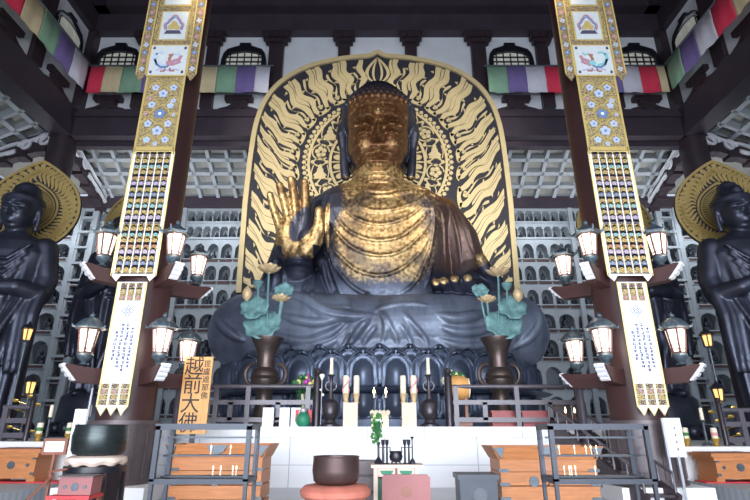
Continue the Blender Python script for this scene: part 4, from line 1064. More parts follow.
def lantern(dome, label, loc, rz):
    t = thing('hanging_lantern' if False else 'lantern', label, 'lantern', loc, rz, None)
    m = M(); m.lathe([(.10, 0), (.20, .03), (.09, .08), (.13, .13), (.26, .22), (.28, .28), (.24, .34)], 16); m.build('base_bowl', 'lantern_metal', t, True)
    g = M(); fr = M(); N = 6; r0, r1, z0_, z1_ = .22, .34, .36, 1.02
    for i in range(N):
        a0 = 2 * PI * i / N; a1 = 2 * PI * (i + 1) / N
        P = lambda r, a, z: Vector((r * math.cos(a), r * math.sin(a), z))
        g = M(); g.add([P(r0, a0, z0_), P(r0, a1, z0_), P(r1, a1, z1_), P(r1, a0, z1_), P(r0 - .02, a0, z0_), P(r0 - .02, a1, z0_), P(r1 - .02, a1, z1_), P(r1 - .02, a0, z1_)],
              [(0, 1, 2, 3), (7, 6, 5, 4), (1, 0, 4, 5), (2, 1, 5, 6), (3, 2, 6, 7), (0, 3, 7, 4)]); g.build('glass_panel', 'lantern_glass', t)
        fr.bar(P(r0 + .01, a0, z0_), P(r1 + .01, a0, z1_), .055); fr.bar(P(r0 + .01, a0, z0_), P(r0 + .01, a1, z0_), .05); fr.bar(P(r1 + .01, a0, z1_), P(r1 + .01, a1, z1_), .05)
        q = .13; fr.bar(P(r0 + .02, a0, z0_ + .1), P(r0 + .02, a1, z0_ + .1), .025)
    fr.build('frame', 'lantern_frame', t)
    m = M()
    if dome:
        m.lathe([(.40, 1.03), (.54, 1.05), (.53, 1.09), (.42, 1.20), (.26, 1.31), (.10, 1.36), (.06, 1.39)], 12, ph=0)
        for i in range(6): a = PI * i / 3; m.tube([(.52 * math.cos(a), .52 * math.sin(a), 1.07), (.60 * math.cos(a), .60 * math.sin(a), 1.06), (.63 * math.cos(a), .63 * math.sin(a), 1.12)], [.035, .03, .02], 6)
    else:
        m.lathe([(.38, 1.03), (.54, 1.04), (.55, 1.09), (.30, 1.24), (.12, 1.33), (.08, 1.36)], 6)
        for i in range(6): a = PI * i / 3; m.tube([(.50 * math.cos(a), .50 * math.sin(a), 1.06), (.60 * math.cos(a), .60 * math.sin(a), 1.09), (.64 * math.cos(a), .64 * math.sin(a), 1.18), (.58 * math.cos(a), .58 * math.sin(a), 1.2)], [.05, .045, .03, .02], 6)
    m.build('roof', 'lantern_metal', t, True)
    m = M(); m.lathe([(.05, 1.34), (.10, 1.40), (.10, 1.44), (.04, 1.49), (.005, 1.53)], 12); m.build('finial', 'lantern_metal', t, True)
    t.scale = (.68, .68, .88)
    l = bpy.data.lights.new('lantern_light', 'POINT'); l.energy = 26; l.color = (1, .82, .64); l.shadow_soft_size = .25
    lo = bpy.data.objects.new('lantern_light', l); C.objects.link(lo); lo.parent = t; lo.location = (0, -.62, .7)
    return t
def column(sd):
    s_ = 'left' if sd < 0 else 'right'
    t = thing('temple_column', 'thick red-brown round column on the %s, carrying the long banner and lanterns' % s_, 'column', (sd * CX, CY, .36))
    m = M(); m.lathe([(.68, 0), (.68, 27)], 48, (sd * .12, 0, 0)); m.build('shaft', 'column_brown', t, True)
    m = M(); c3_ = (sd * .12, 0, 0); m.lathe([(CR + .08, 0), (CR + .08, 1.42)], 48, c3_); m.lathe([(CR + .12, 1.34), (CR + .12, 1.44)], 48, c3_); m.lathe([(CR + .12, 0), (CR + .12, .08)], 48, c3_)
    for i in range(16):
        a = 2 * PI * i / 16; m.box(((CR + .09) * math.cos(a) + sd * .12, (CR + .09) * math.sin(a), .7), (.04, .04, 1.15), a)
    m.build('base_panelling', 'panel_brown', t, True)
    p = M(); p.box((0, 0, .18), (2.1, 2.1, .34)); o = p.build('column_plinth', 'white_stone', loc=(sd * CX, CY, 0)); tag(o, 'low white stone plinth under the %s red-brown column' % s_, 'plinth')
    tiers = [(5.46 - .36, 0, 'upper'), (2.92 - .36, 1, 'lower')]
    for z, dome, tn in tiers:
        for k, (ax, ay) in enumerate(((-1, -1), (1, -1), (1, 1), (-1, 1))):
            d = Vector((ax, ay, 0)).normalized(); L = 1.80
            m = M(); pr = [(.5, -.30), (L - .40, -.26), (L - .06, .13), (L - .18, .15), (1.3, .10), (.5, .10)]
            sdv = Vector((d.y, -d.x, 0)); v = [d * x + Vector((0, 0, z + zz)) + sdv * w2 for w2 in (-.15, .15) for x, zz in pr]
            n = len(pr); m.add(v, [tuple(range(n)), tuple(range(2 * n - 1, n - 1, -1))] + [((i + 1) % n, i, n + i, n + (i + 1) % n) for i in range(n)])
            
            a_ = m.build('bracket_arm', 'column_brown', t)
            m = M(); carved_tip(m, d * (L - .03) + Vector((0, 0, z - .03)), d, .64); m.build('carved_tip', 'carved_white', a_)
            fb_ = 'front' if ay < 0 else 'rear'; io = 'inner' if ax * sd < 0 else 'outer'
            dz = .14
            lantern(dome, 'glowing six-sided metal lantern on the %s %s-%s bracket of the %s column' % (tn, fb_, io, s_), (sd * CX + d.x * 1.30, CY + d.y * 1.30, z + .36 + dz), R(30 if not dome else 12) * ax)
    return t
for sd in (-1, 1): column(sd)

# ================================================================== HANGING BANNERS
def flower(b, x, z, r, y, c1, c2, n=5):
    for i in range(n):
        a = 2 * PI * i / n + .3; px_, pz_ = x + r * .62 * math.cos(a), z + r * .62 * math.sin(a)
        b.prism([(px_ + r * .42 * math.cos(t), pz_ + r * .42 * math.sin(t)) for t in [2 * PI * q / 7 for q in range(7)]], y - .012, y, c1)
    b.prism([(x + r * .3 * math.cos(t), z + r * .3 * math.sin(t)) for t in [2 * PI * q / 7 for q in range(7)]], y - .018, y, c2)
def rect(b, x0, x1, z0, z1, y, mi, th=.012): b.prism([(x0, z0), (x1, z0), (x1, z1), (x0, z1)], y - th, y, mi)
BM = ['b_white', 'b_edge', 'tracery', 'tracery_light', 'b_blue', 'b_pale', 'b_teal', 'b_rose', 'b_gold', 'b_dark', 'b_ink', 'b_violet', 'strap', 'b_brown', 'b_cream', 'b_white_dim']
W, ED, TR, TL, BLU, PAL, TEA, ROS, GOL, DRK, INK, VIO, STR, BRN, CRM, GRY = range(16)
def banner(sd):
    s_ = 'left' if sd < 0 else 'right'; Y = CY - CR - .16
    def Z(py): return zat(py, Y)
    t = thing('hanging_banner', 'long ornate hanging banner in white and gold before the %s column' % s_, 'banner', (sd * 6.47, Y, 0))
    rnd = random.Random(11)
    m = M(); zt_, zb_ = Z(-40), Z(412)
    m.box((0, .10, zt_ + 0), (1.7, .08, .1)); m.build('top_rod', 'brass', t)
    # lowest section
    m = M(); z1_, z0_ = Z(282), Z(407); hw = .365
    tips = []
    for k in range(3):
        x0 = -hw + k * 2 * hw / 3; x1 = x0 + 2 * hw / 3; xm = (x0 + x1) / 2; zz = Z(416)
        m.prism([(x0, z1_), (x0, z0_), (xm, zz), (x1, z0_), (x1, z1_)], -.01, .01, W)
        m.line([(x0 + .015, z0_), (xm, zz + .02), (x1 - .015, z0_)], .03, -.022, -.01, ED)
        for q, py in enumerate((386, 391.5, 397, 402.5)):
            z = Z(py); rect(m, xm - .095, xm + .095, z - .06, z + .06, -.01, TR)
            flower(m, xm, z, .05, -.02, (DRK, ROS, GOL, DRK)[q], (GOL, VIO, DRK, GOL)[q], 4)
    for x in (-hw, hw): rect(m, x - .022, x + .022, z0_, z1_, -.01, ED)
    for k in range(3):
        for q, py in enumerate((286, 291.5, 297.5)):
            xm = (k - 1) * .2; z = Z(py); rect(m, xm - .08, xm + .08, z - .085, z + .085, -.01, TR); flower(m, xm, z, .055, -.02, (DRK, GOL, ROS)[q], (BRN, VIO, GOL)[q], 4)
    zc = Z(311); m.line([(.19 * math.cos(a), zc + .19 * math.sin(a)) for a in [2 * PI * i / 24 for i in range(25)]], .022, -.02, -.01, PAL)
    for a in range(4): 
        c_, s2 = math.cos(a * PI / 2), math.sin(a * PI / 2); m.line([(.03 * c_ - .0, zc + .03 * s2), (.09 * c_ - .06 * s2, zc + .09 * s2 + .06 * c_), (.15 * c_, zc + .15 * s2), (.09 * c_ + .06 * s2, zc + .09 * s2 - .06 * c_), (.03 * c_, zc + .03 * s2)], .022, -.02, -.01, INK)
    for k, (x, n, s0) in enumerate(((.20, 11, 1), (.07, 13, 0), (-.06, 12, 0), (-.19, 8, 2))):
        for i in range(n):     # small brush-written characters, too small to read
            z = Z(325 + (s0 + i) * 3.75); w_ = .036
            for _ in range(4):
                if rnd.random() < .5: a = rnd.uniform(-w_, w_); rect(m, x - w_ * .9, x + w_ * .9, z + a - .009, z + a + .009, -.01, INK)
                else: a = rnd.uniform(-w_, w_); rect(m, x + a - .009, x + a + .009, z - w_, z + w_, -.01, INK)
    m.build('inscribed_panel', BM, t)
    # middle section with five ornamented columns
    m = M(); z1_, z0_ = Z(152), Z(276); hw = .575; y = -.03; zz = Z(281.5)
    m.prism([(-hw, z1_), (-hw, z0_), (-hw + .14, zz), (-hw + .24, z0_), (hw - .24, z0_), (hw - .14, zz), (hw, z0_), (hw, z1_)], y, y + .02, CRM)
    for x in (-hw, hw): rect(m, x - .025, x + .025, z0_, z1_, y, ED)
    for i in range(6):
        x = -hw + .06 + i * (2 * hw - .12) / 5; rect(m, x - .014, x + .014, z0_ + .05, z1_ - .1, y, W)
    rect(m, -hw, hw, z1_ - .09, z1_, y, ED); rect(m, -hw, hw, z0_ + .0, z0_ + .07, y, W)
    py = 156; row = 0
    cyc_ = [(DRK, VIO), (GOL, DRK), (TEA, DRK), (GOL, BRN), (BRN, GOL), (VIO, GOL), (GOL, DRK), (BLU, GOL), (GOL, DRK), (TEA, GOL), (GOL, ROS), (VIO, GOL)]
    while py < 273:
        z = Z(py); c = cyc_[row % 12]
        for i in range(5):
            x = -hw + .06 + (i + .5) * (2 * hw - .12) / 5
            rect(m, x - .088, x + .088, z - .135, z + .11, y, TR); flower(m, x, z, .062 if row % 2 else .05, y - .012, c[0], c[1], 5 if row % 3 else 4)
            for q in (-1, 1): rect(m, x + q * .06 - .012, x + q * .06 + .012, z - .105, z - .05, y - .012, DRK if row % 2 else GOL)
        py += 5.6 * (1 if py < 200 else 1.02); row += 1
    m.build('ornament_panel', BM, t)
    # brocade with blue-white flowers
    m = M(); z1_, z0_ = Z(78), Z(152); hw = .56; y = -.05
    m.prism([(-hw, z0_), (hw, z0_), (hw, z1_), (-hw, z1_)], y, y + .02, TR)
    for x in (-hw, hw): rect(m, x - .03, x + .03, z0_, z1_, y, GOL)
    rect(m, -hw, hw, z0_ + .02, z0_ + .14, y, GOL)
    for px_, py, r, c1, c2 in ((-.25, 89, .14, PAL, ROS), (.28, 89, .14, PAL, BLU), (0, 95, .17, PAL, BLU), (-.36, 100, .09, ROS, PAL), (.34, 102, .1, PAL, ROS), (-.28, 106, .14, PAL, BLU), (.27, 107, .13, PAL, PAL), (0, 115, .20, BLU, W),
                             (-.3, 125, .14, PAL, BLU), (.28, 125, .14, PAL, ROS), (0, 132, .19, PAL, BLU), (-.26, 141, .13, PAL, TEA), (.27, 141, .13, PAL, BLU), (-.40, 115, .07, ROS, PAL), (.4, 116, .07, PAL, ROS), (0, 145, .09, PAL, ROS)):
        flower(m, px_, Z(py), r * .82, y - .012, c1, c2, 5)
        a = r * 1.5; m.line([(px_ - a, Z(py)), (px_ - a * .6, Z(py) + a * .6), (px_, Z(py) + a), (px_ + a * .6, Z(py) + a * .6), (px_ + a, Z(py))], .03, y - .01, y, GOL)
    m.build('flower_brocade', BM, t)
    # head of the banner: framed squares and side straps
    m = M(); y = -.07; z0_, z1_ = Z(78), zt_
    m.prism([(-.60, z0_), (.60, z0_), (.60, z1_), (-.60, z1_)], y, y + .02, TR)
    sq = [(Z(77), Z(48)), (Z(41.5), Z(14.5)), (Z(7), Z(-18))]
    for k, (a, b_) in enumerate(sq):
        w2 = .56 if k == 0 else .40
        rect(m, -w2 - .05, w2 + .05, a - .04, b_ + .05, y, GOL, .02); rect(m, -w2, w2, a, b_, y - .02, GRY, .015)  # white squares coloured grey to look dimly lit
        zc = (a + b_) / 2; yy = y - .035; S_ = (b_ - a) / 2
        if k == 0:    # long-tailed bird emblem
            f = -1 if sd < 0 else 1
            def L(pts, w_, c): m.line([(f * x * S_ * -1, zc + z * S_) for x, z in pts][:: (1 if f < 0 else -1)], w_, yy - .012, yy, c)
            m.prism([(f * -(x0) , z) for x0, z in []] or [(.2 * S_ * math.cos(a2) - f * .05, zc - .22 * S_ + .16 * S_ * math.sin(a2)) for a2 in [2 * PI * q / 12 for q in range(12)]], yy - .02, yy, ROS if sd < 0 else TEA)
            c1, c2 = (PAL, ROS) if sd < 0 else (TEA, ROS)
            L([(-.75, .05), (-.62, -.30), (-.35, -.5), (.0, -.45), (.2, -.2)], .07, BLU); L([(-.72, .45), (-.78, .1), (-.55, -.25), (-.2, -.38)], .10, c1)
            L([(-.3, .5), (-.55, .52), (-.72, .38)], .07, c1); L([(.15, -.3), (.05, .1), (.2, .42), (.0, .3)], .09, BRN); L([(.05, -.3), (.35, -.05), (.62, .05), (.7, .3)], .10, c2)
            L([(.2, -.35), (.5, -.22), (.72, -.1)], .08, c2); L([(.25, .4), (.45, .35), (.55, .5)], .06, c1); L([(-.1, -.55), (-.12, -.75), (-.35, -.78)], .05, BRN); L([(.15, -.55), (.2, -.75), (.45, -.74)], .05, BRN)
            L([(-.6, -.7), (-.3, -.62), (0, -.72), (.4, -.62), (.7, -.7)], .035, VIO)
            for cx_, cz_ in ((-.5, -.82), (.5, -.82), (-.5, .82), (.5, .82)): rect(m, cx_ * .95 - .035, cx_ * .95 + .035, zc + cz_ * S_ - .045, zc + cz_ * S_ + .045, yy, DRK)
        else:         # jewels in a flame on a lotus seat
            A_ = [(.30 * math.cos(a2) * (1 if math.sin(a2) < .3 else .75), zc + S_ * (.62 * math.sin(a2) + (.12 if math.sin(a2) > .9 else 0))) for a2 in [-.6 + (PI + 1.2) * q / 18 for q in range(19)]]
            m.line(A_, .05, yy - .012, yy, ROS); m.line([(x * .82, zc + (z - zc) * .82) for x, z in A_], .04, yy - .012, yy, BLU)
            for cx_, cz_ in ((-.09, -.14), (.09, -.14), (0, .12)): m.prism([(cx_ + .095 * math.cos(a2), zc + S_ * cz_ + .095 * math.sin(a2)) for a2 in [2 * PI * q / 12 for q in range(12)]], yy - .02, yy, GOL if k == 1 else ROS)
            m.prism([(-.27, zc - .62 * S_), (.27, zc - .62 * S_), (.2, zc - .38 * S_), (-.2, zc - .38 * S_)], yy - .015, yy, DRK)
    for k in range(2):
        z = (sq[k][1] + sq[k + 1][0]) / 2
        rect(m, -.6, .6, z - .09, z + .09, y, STR, .015)
    m.build('emblem_panel', BM, t)
    for q in (-1, 1):
        m = M(); x0, x1 = .60, .92; zt2 = Z(76); tip = Z(83); y = -.095
        P = [(q * x0, z1_), (q * x0, zt2), (q * (x0 + x1) / 2, tip), (q * x1, zt2), (q * x1, z1_)]
        if q < 0: P = P
        else: P = P[::-1]
        m.prism(P if q < 0 else P, y, y + .02, STR)
        for x in (x0 + .02, x1 - .02): rect(m, q * x - .02, q * x + .02, zt2, z1_, y, GOL)
        for i, py in enumerate(range(-25, 74, 8)): flower(m, q * .76, Z(py), .085, y, (PAL, BLU, ROS)[i % 3], (GOL, PAL, GOL)[i % 3], 4)
        m.build('side_strap', BM, t)
for sd in (-1, 1): banner(sd)
# ================================================================== ALTAR AND FOREGROUND
AY = 16.0; AZ = 1.66
a = M(); a.box((0, (AY + 32) / 2, (AZ - .30) / 2), (15.0, 32 - AY, AZ - .30)); ALT = thing('altar_platform', 'long white stone altar platform across the middle of the hall', 'altar', (0, 0, 0)); a.build('front_wall', 'white_stone', ALT)
a = M(); a.box((0, (AY + 32) / 2 - .04, AZ - .15), (15.16, 32 - AY + .1, .30)); a.build('top_slab', 'white_stone', ALT)
a = M()
for x in (-5.4, -2.7, .1, 2.85, 5.6): a.box((x, AY - .003, (AZ - .3) / 2), (.02, .01, AZ - .3))
for x in (-4, -.4, 1.3, 4.2): a.box((x, AY - .095, AZ - .15), (.02, .01, .3))
a.box((0, AY - .003, .6), (15, .01, .015)); a.build('joint_lines', 'niche_grey', ALT)
def steps_block(): pass
# side altars
for sd in (-1, 1):
    s_ = 'left' if sd < 0 else 'right'
    Y = 15.1; zt_ = zat(442, Y) if sd < 0 else zat(447, Y)
    t = thing('side_altar', 'low white altar block in front of the %s attendant statue' % s_, 'altar', (sd * 12.6, Y + 6.5, 0))
    m = M(); m.box((0, 0, zt_ / 2 - .05), (8.6, 13.0, zt_ - .1)); m.build('block', 'white_stone', t)
    m = M(); m.box((0, -.04, zt_ - .06), (8.75, 13.0, .14)); m.build('top_slab', 'white_stone', t)
    m = M(); m.box((0, 0, .15), (9.6, 6.2, .3)); o = m.build('striped_platform', 'stripe', loc=(sd * 12.9, 11.4, 0)); tag(o, 'low grey striped platform before the %s side altar' % s_, 'platform')
    m = M(); m.box((0, 0, .02), (9.4, .5, .035)); o = m.build('red_carpet_strip', 'red', loc=(sd * 12.9, 14.2, .3)); tag(o, 'red carpet edge along the back of the %s striped platform' % s_, 'carpet')
SZ = {-1: zat(442, 15.1) + .01, 1: zat(447, 15.1) + .01}

# ---------------------------------------------------------------- railings
def railing(x0, x1, Y, ztop, zbot, label, posts, newel, group=None, extra=()):
    t = thing('altar_railing', label, 'railing', ((x0 + x1) / 2, Y, zbot), 0, group); h = ztop - zbot; L = x1 - x0; cx = (x0 + x1) / 2
    m = M(); m.tube([(-L / 2, 0, h), (L / 2, 0, h)], .065, 12); m.build('handrail', 'rail_grey', t, True)
    for k, z in (('middle_rail', h * .60), ('lower_rail', h * .17)):
        m = M(); m.box((0, 0, z), (L, .10, .14)); m.build(k, 'rail_grey', t)
    for x in posts:
        m = M(); m.box((x - cx, 0, h * .5), (.15, .13, h)); m.build('post', 'rail_grey', t)
    for x in extra: m = M(); m.box((x - cx, 0, h * .38), (.15, .10, h * .44)); m.build('short_post', 'rail_grey', t)
    if newel is not None:
        m = M(); q_ = 1 if L > 2 else .62; m.lathe([(.12 * q_, 0), (.12 * q_, h + .28 * q_), (.14 * q_, h + .32 * q_), (.09 * q_, h + .36 * q_), (.13 * q_, h + .44 * q_), (.10 * q_, h + .53 * q_), (.02, h + .58 * q_)], 16, (newel - cx, 0, 0)); m.build('newel_post', 'stick_bronze', t, True)
YR = 16.6
X = lambda px, Y, py=425: at(px, py, Y).x
railing(X(207, YR), X(312, YR), YR, zat(386.5, YR), AZ, 'grey wooden railing on the altar left of the candles', [X(246, YR), X(214, YR), X(307, YR)], X(316, YR), 'altar railings', [X(229, YR), X(277, YR)])
railing(X(454, YR), X(584, YR), YR, zat(386.5, YR), AZ, 'grey wooden railing on the altar right of the candles', [X(457, YR), X(519, YR), X(581, YR)], X(450, YR), 'altar railings', [X(486, YR), X(552, YR)])
railing(X(-6, 15.6, 440), X(24, 15.6, 440), 15.7, zat(407, 15.6), SZ[-1], 'dark grey railing end beside the far left attendant', [X(1, 15.6)], X(26, 15.6), 'side altar railings')
railing(X(728, 15.6, 440), X(760, 15.6, 440), 15.7, zat(410, 15.6), SZ[1], 'dark grey railing end beside the far right attendant', [X(745, 15.6)], X(725, 15.6), 'side altar railings')

# ---------------------------------------------------------------- great bronze vases with metal lotus
def big_vase(px, Y, s_):
    c = at(px, 420, Y); c.z = AZ; H = zat(338, Y) - AZ; k = H / 3.1
    t = thing('bronze_vase', 'tall flared bronze vase with ring handles, %s of the great buddha' % s_, 'vase', c, 0, 'great altar vases')
    m = M(); pr = [(.68, 0), (.70, .2), (.48, .4), (.38, .8), (.40, 1.15), (.56, 1.35), (.66, 1.55), (.68, 1.75), (.60, 1.92), (.44, 2.02), (.42, 2.35), (.50, 2.6), (.64, 2.85), (.80, 3.06), (.80, 3.1), (.55, 2.9)]
    m.lathe([(r * k * .74, z * k) for r, z in pr], 40); m.build('body', 'brown_bronze', t, True)
    for sd in (-1, 1):
        m = M(); m.tube([(sd * (.46 + .27 * math.sin(a) * 1.0) * k, 0, (1.78 + .36 * math.cos(a)) * k) for a in [PI * i / 14 * 1.25 - .2 for i in range(15)]], .085 * k, 8); m.build('handle', 'brown_bronze', t, True)
    m = M(); m.lathe([(.50 * k, 1.60 * k), (.545 * k, 1.66 * k), (.50 * k, 1.72 * k)], 40); m.build('band', 'brown_bronze', t, True)
    return c, H, k
def lotus_leaf(r, seed, wav=.12):
    rnd = random.Random(seed); m = M(); n = 36; v = [(0, 0, 0)]; f = []
    ph = rnd.uniform(0, 6)
    for j in (1, 2, 3, 4):
        for i in range(n):
            a = 2 * PI * i / n; rr = r * j / 4 * (1 + .06 * math.sin(a * 9 + ph) * (j / 4)); z = r * (.22 * (j / 4) ** 2) + r * wav * math.sin(a * 5 + ph) * (j / 4) ** 2
            v.append((rr * math.cos(a), rr * math.sin(a), z))
    for i in range(n):
        k = (i + 1) % n; f.append((0, 1 + i, 1 + k))
        for j in range(3): f.append((1 + j * n + i, 1 + (j + 1) * n + i, 1 + (j + 1) * n + k, 1 + j * n + k))
    m.v = v; m.f = f; m.mi = [0] * len(f); return m
def lotus_group(c, H, s_, mir, Y, items):
    t = thing('lotus_arrangement', 'verdigris metal lotus leaves with gold blossoms in the %s bronze vase' % s_, 'flower arrangement', (c.x, Y, c.z + H - .1), 0, 'metal lotus arrangements')
    O = Vector((c.x, Y, c.z + H - .1))
    for kind, px, py, r in items:
        p = at(px, py, Y - .15) - O; st = M(); st.tube(smooth_path([(0, 0, 0), (p.x * .75, p.y * .6, p.z * .45), p], 5), .04, 6)
        if kind == 'leaf':
            m = lotus_leaf(r, int(px)); m.v = [tuple(Matrix.Translation(p) @ Matrix.Rotation(R(64), 4, 'X') @ Vector(q)) for q in m.v]; so = st.build('stem', 'verdigris', t, True); o = m.build('leaf', 'verdigris', so, 'all'); md = o.modifiers.new('s', 'SOLIDIFY'); md.thickness = .03
        elif kind == 'pod':
            m = M(); m.lathe([(.05, -.1), (.14, .0), (.20, .14), (.17, .19), (.02, .2)], 14, p); m.build('seed_pod', 'verdigris', st.build('stem', 'verdigris', t, True), True)
        elif kind == 'bud':
            m = M(); m.lathe([(.04, -.22), (.15, -.1), (.19, .06), (.13, .22), (.02, .34)], 14, p); m.build('bud', 'petal_gold', st.build('stem', 'verdigris', t, True), True)
        else:
            m = M()
            for lay, (n, op, z) in enumerate(((8, 1.0, 0), (8, .62, .05), (5, .3, .08))):
                for i in range(n):
                    a = 2 * PI * (i + .5 * lay) / n; mx = Matrix.Translation(p + Vector((0, 0, z * r))) @ Matrix.Rotation(a, 4, 'Z') @ Matrix.Translation((r * .52 * op, 0, r * .18)) @ Matrix.Rotation(-(R(28) + (1 - op) * .9), 4, 'Y')
                    m.ball((0, 0, 0), (r * .48, r * .26, r * .12), 10, 0, 0, mx)
            m.build('blossom', 'petal_gold', st.build('stem', 'verdigris', t, True), True)
YV = 18.0
c, H, k = big_vase(262, YV, 'left')
lotus_group(c, H, 'left', 1, YV, [('leaf', 263, 326, .64), ('leaf', 255, 309, .50), ('leaf', 284, 291, .34), ('blossom', 269, 272, .48), ('blossom', 281, 301, .38), ('pod', 258, 286, 1), ('bud', 247, 295, 1)])
c, H, k = big_vase(503, YV, 'right')
lotus_group(c, H, 'right', -1, YV, [('leaf', 503, 326, .64), ('leaf', 512, 309, .50), ('leaf', 480, 291, .30), ('blossom', 498, 275, .48), ('blossom', 487, 302, .38), ('pod', 507, 288, 1), ('bud', 518, 296, 1)])

# ---------------------------------------------------------------- candles and small altar things
def on_altar(px, Y): p = at(px, 425, Y); return Vector((p.x, Y, AZ))
YA = 16.45
for px, s_ in ((330, 'left'), (430, 'right')):
    c = on_altar(px, YA); H = zat(358, YA) - AZ
    t = thing('tall_candlestick', 'tall dark bronze candlestick with looped handles and white candle, %s side' % s_, 'candlestick', c, 0, 'tall altar candlesticks')
    m = M(); m.lathe([(.30, 0), (.30, .06), (.18, .12), (.15, .2), (.24, .32), (.25, .42), (.24, .66), (.20, .74), (.10, .82), (.07, .95), (.05, 1.35), (.07, 1.5), (.13, 1.56), (.05, 1.58)], 24); m.build('stand', 'stick_bronze', t, True)
    for sd in (-1, 1): m = M(); m.tube([(sd * (.05 + .12 * math.sin(a)), 0, 1.22 + .14 * math.cos(a)) for a in [PI * i / 10 for i in range(11)]], .018, 6); m.build('handle', 'silver', t)
    m = M(); m.lathe([(.065, 1.57), (.055, H), (.01, H + .01)], 12); m.build('candle', 'wax', t, True)
for px, s_, pats in ((350.5, 'left', (1, 0)), (409, 'right', (0, 1))):
    c = on_altar(px, YA - .1); H = zat(403, YA - .1) - AZ; w_ = .44
    o = M(); o.box((0, 0, H / 2), (w_, w_, H)); o = o.build('candle_block', 'cream_block', loc=c); tag(o, 'cream square block carrying two thick candles, %s of centre' % s_, 'stand', 'cream candle blocks')
    for k, dx in enumerate((-.16, .17)):
        pat = pats[k]; cc_ = c + Vector((dx * 1.0, 0, H))
        t = thing('altar_candle', ('thick pink-patterned candle' if pat else 'thick plain cream candle') + ' in a gold cup on the %s cream block' % s_, 'candle', cc_)
        m = M(); m.lathe([(.10, 0), (.06, .06), (.08, .12), (.10, .25), (.12, .28), (.05, .3)], 16); m.build('cup', 'petal_gold', t, True)
        m = M(); m.lathe([(.09, .28), (.095, .78), (.08, .83), (.01, .84)], 16); m.build('wax_body', 'wax', t, True)
        if pat:
            m = M()
            for q in range(2): m.tube([(.098 * math.cos(a + q * PI), .098 * math.sin(a + q * PI), .32 + .46 * i / 20) for i, a in enumerate([-.5 + 4.2 * j / 20 for j in range(21)])], .025, 5)
            m.build('spiral_pattern', 'pink', t, True)
for px in (374, 386):
    c = on_altar(px, YA - .05); zc = zat(411, YA - .05); s_ = 'left' if px < 380 else 'right'
    t = thing('lit_candle', 'slim black candlestick with a burning candle on the gilt stand, %s one' % s_, 'candle', (c.x, c.y, zc), 0)
    m = M(); m.lathe([(.05, 0), (.02, .04), (.018, .34), (.05, .37), (.05, .39)], 10); m.build('stick', 'black', t, True)
    m = M(); m.lathe([(.028, .38), (.028, .5)], 8); wb = m.build('wax_body', 'wax', t); m = M(); m.lathe([(.01, .5), (.045, .57), (.025, .64), (.004, .72)], 8); m.build('flame', 'flame', wb, True)
c = on_altar(380, YA - .05); hz = zat(411.5, YA - .05) - AZ
t = thing('gilt_stand', 'small gilt lotus-edged stand under the two burning candles', 'stand', c)
m = M(); m.box((0, 0, hz * .42), (.52, .4, hz * .84)); m.build('body', 'petal_gold', t)
m = M()
for k in range(5): m.ball((-.24 + .12 * k, -.2, hz * .9), (.07, .06, .09), 8)
m.box((0, 0, hz - .03), (.62, .46, .05)); m.build('lotus_edge', 'cream_block', t)
m = M()
for k in (-1, 1): m.lathe([(.03, 0), (.06, .02), (.06, .05)], 8, (k * .12, -.2, hz * .4))
# white lamp rod
c = on_altar(320.5, YA); t = thing('white_bud_rod', 'slim grey rod topped with a small white bud beside the left newel post', 'rod', c)
m = M(); m.lathe([(.05, 0), (.015, .05), (.015, 1.42)], 8); m.build('rod', 'silver', t); m = M(); m.lathe([(.02, 1.4), (.085, 1.52), (.08, 1.58), (.01, 1.6)], 10); m.build('bud', 'white_flower', t, True)
m = M(); m.ball((.04, -.02, .95), .05, 8); m.ball((-.03, 0, 1.1), .04, 8); m.build('small_flower', 'white_flower', t, True)
# flower bunches
def bunch(name, label, c, r, seed, mats, stems=.35, n=34, vase=None, cat='flowers'):
    rnd = random.Random(seed); t = thing(name, label, cat, c)
    ms = [M() for _ in mats]; st = M()
    for i in range(n):
        a, e_, q = rnd.uniform(0, 2 * PI), rnd.uniform(-.1, 1.3), r * rnd.uniform(.55, 1)
        p = Vector((q * math.cos(a) * math.cos(e_), q * .7 * math.sin(a) * math.cos(e_), stems + q * .85 * math.sin(e_)))
        k = rnd.randrange(len(mats)); ms[k].ball(p, rnd.uniform(.05, .09) * (r / .35), 7); st.tube([(0, 0, 0), p], .008, 4)
    for k, (mm, nm) in enumerate(zip(ms, mats)): mm.build('leaf_cluster' if 'leaf' in nm else 'flower_cluster', nm, t, True)
    st.build('stems', 'leaf_dark', t)
    if vase: m = M(); m.lathe(vase[0], 16); m.build('holder', vase[1], t, True)
    return t
c = on_altar(303, 17.1); bunch('flower_bunch', 'bunch of yellow and purple flowers behind the left railing', c, .42, 1, ['yellow_flower', 'purple_flower', 'yellow_flower', 'leaf_dark'], 1.25, 60, ([(.16, 0), (.1, .1), (.08, .5), (.13, 1.0), (.1, 1.02)], 'cream_block'))
c = on_altar(456, 17.3); bunch('flower_bunch', 'bunch of white and pale yellow flowers behind the orange drum', c, .40, 2, ['white_flower', 'yellow_flower', 'leaf_dark'], 1.4, 44, ([(.14, 0), (.1, .1), (.08, .6), (.12, 1.2), (.1, 1.22)], 'cream_block'))
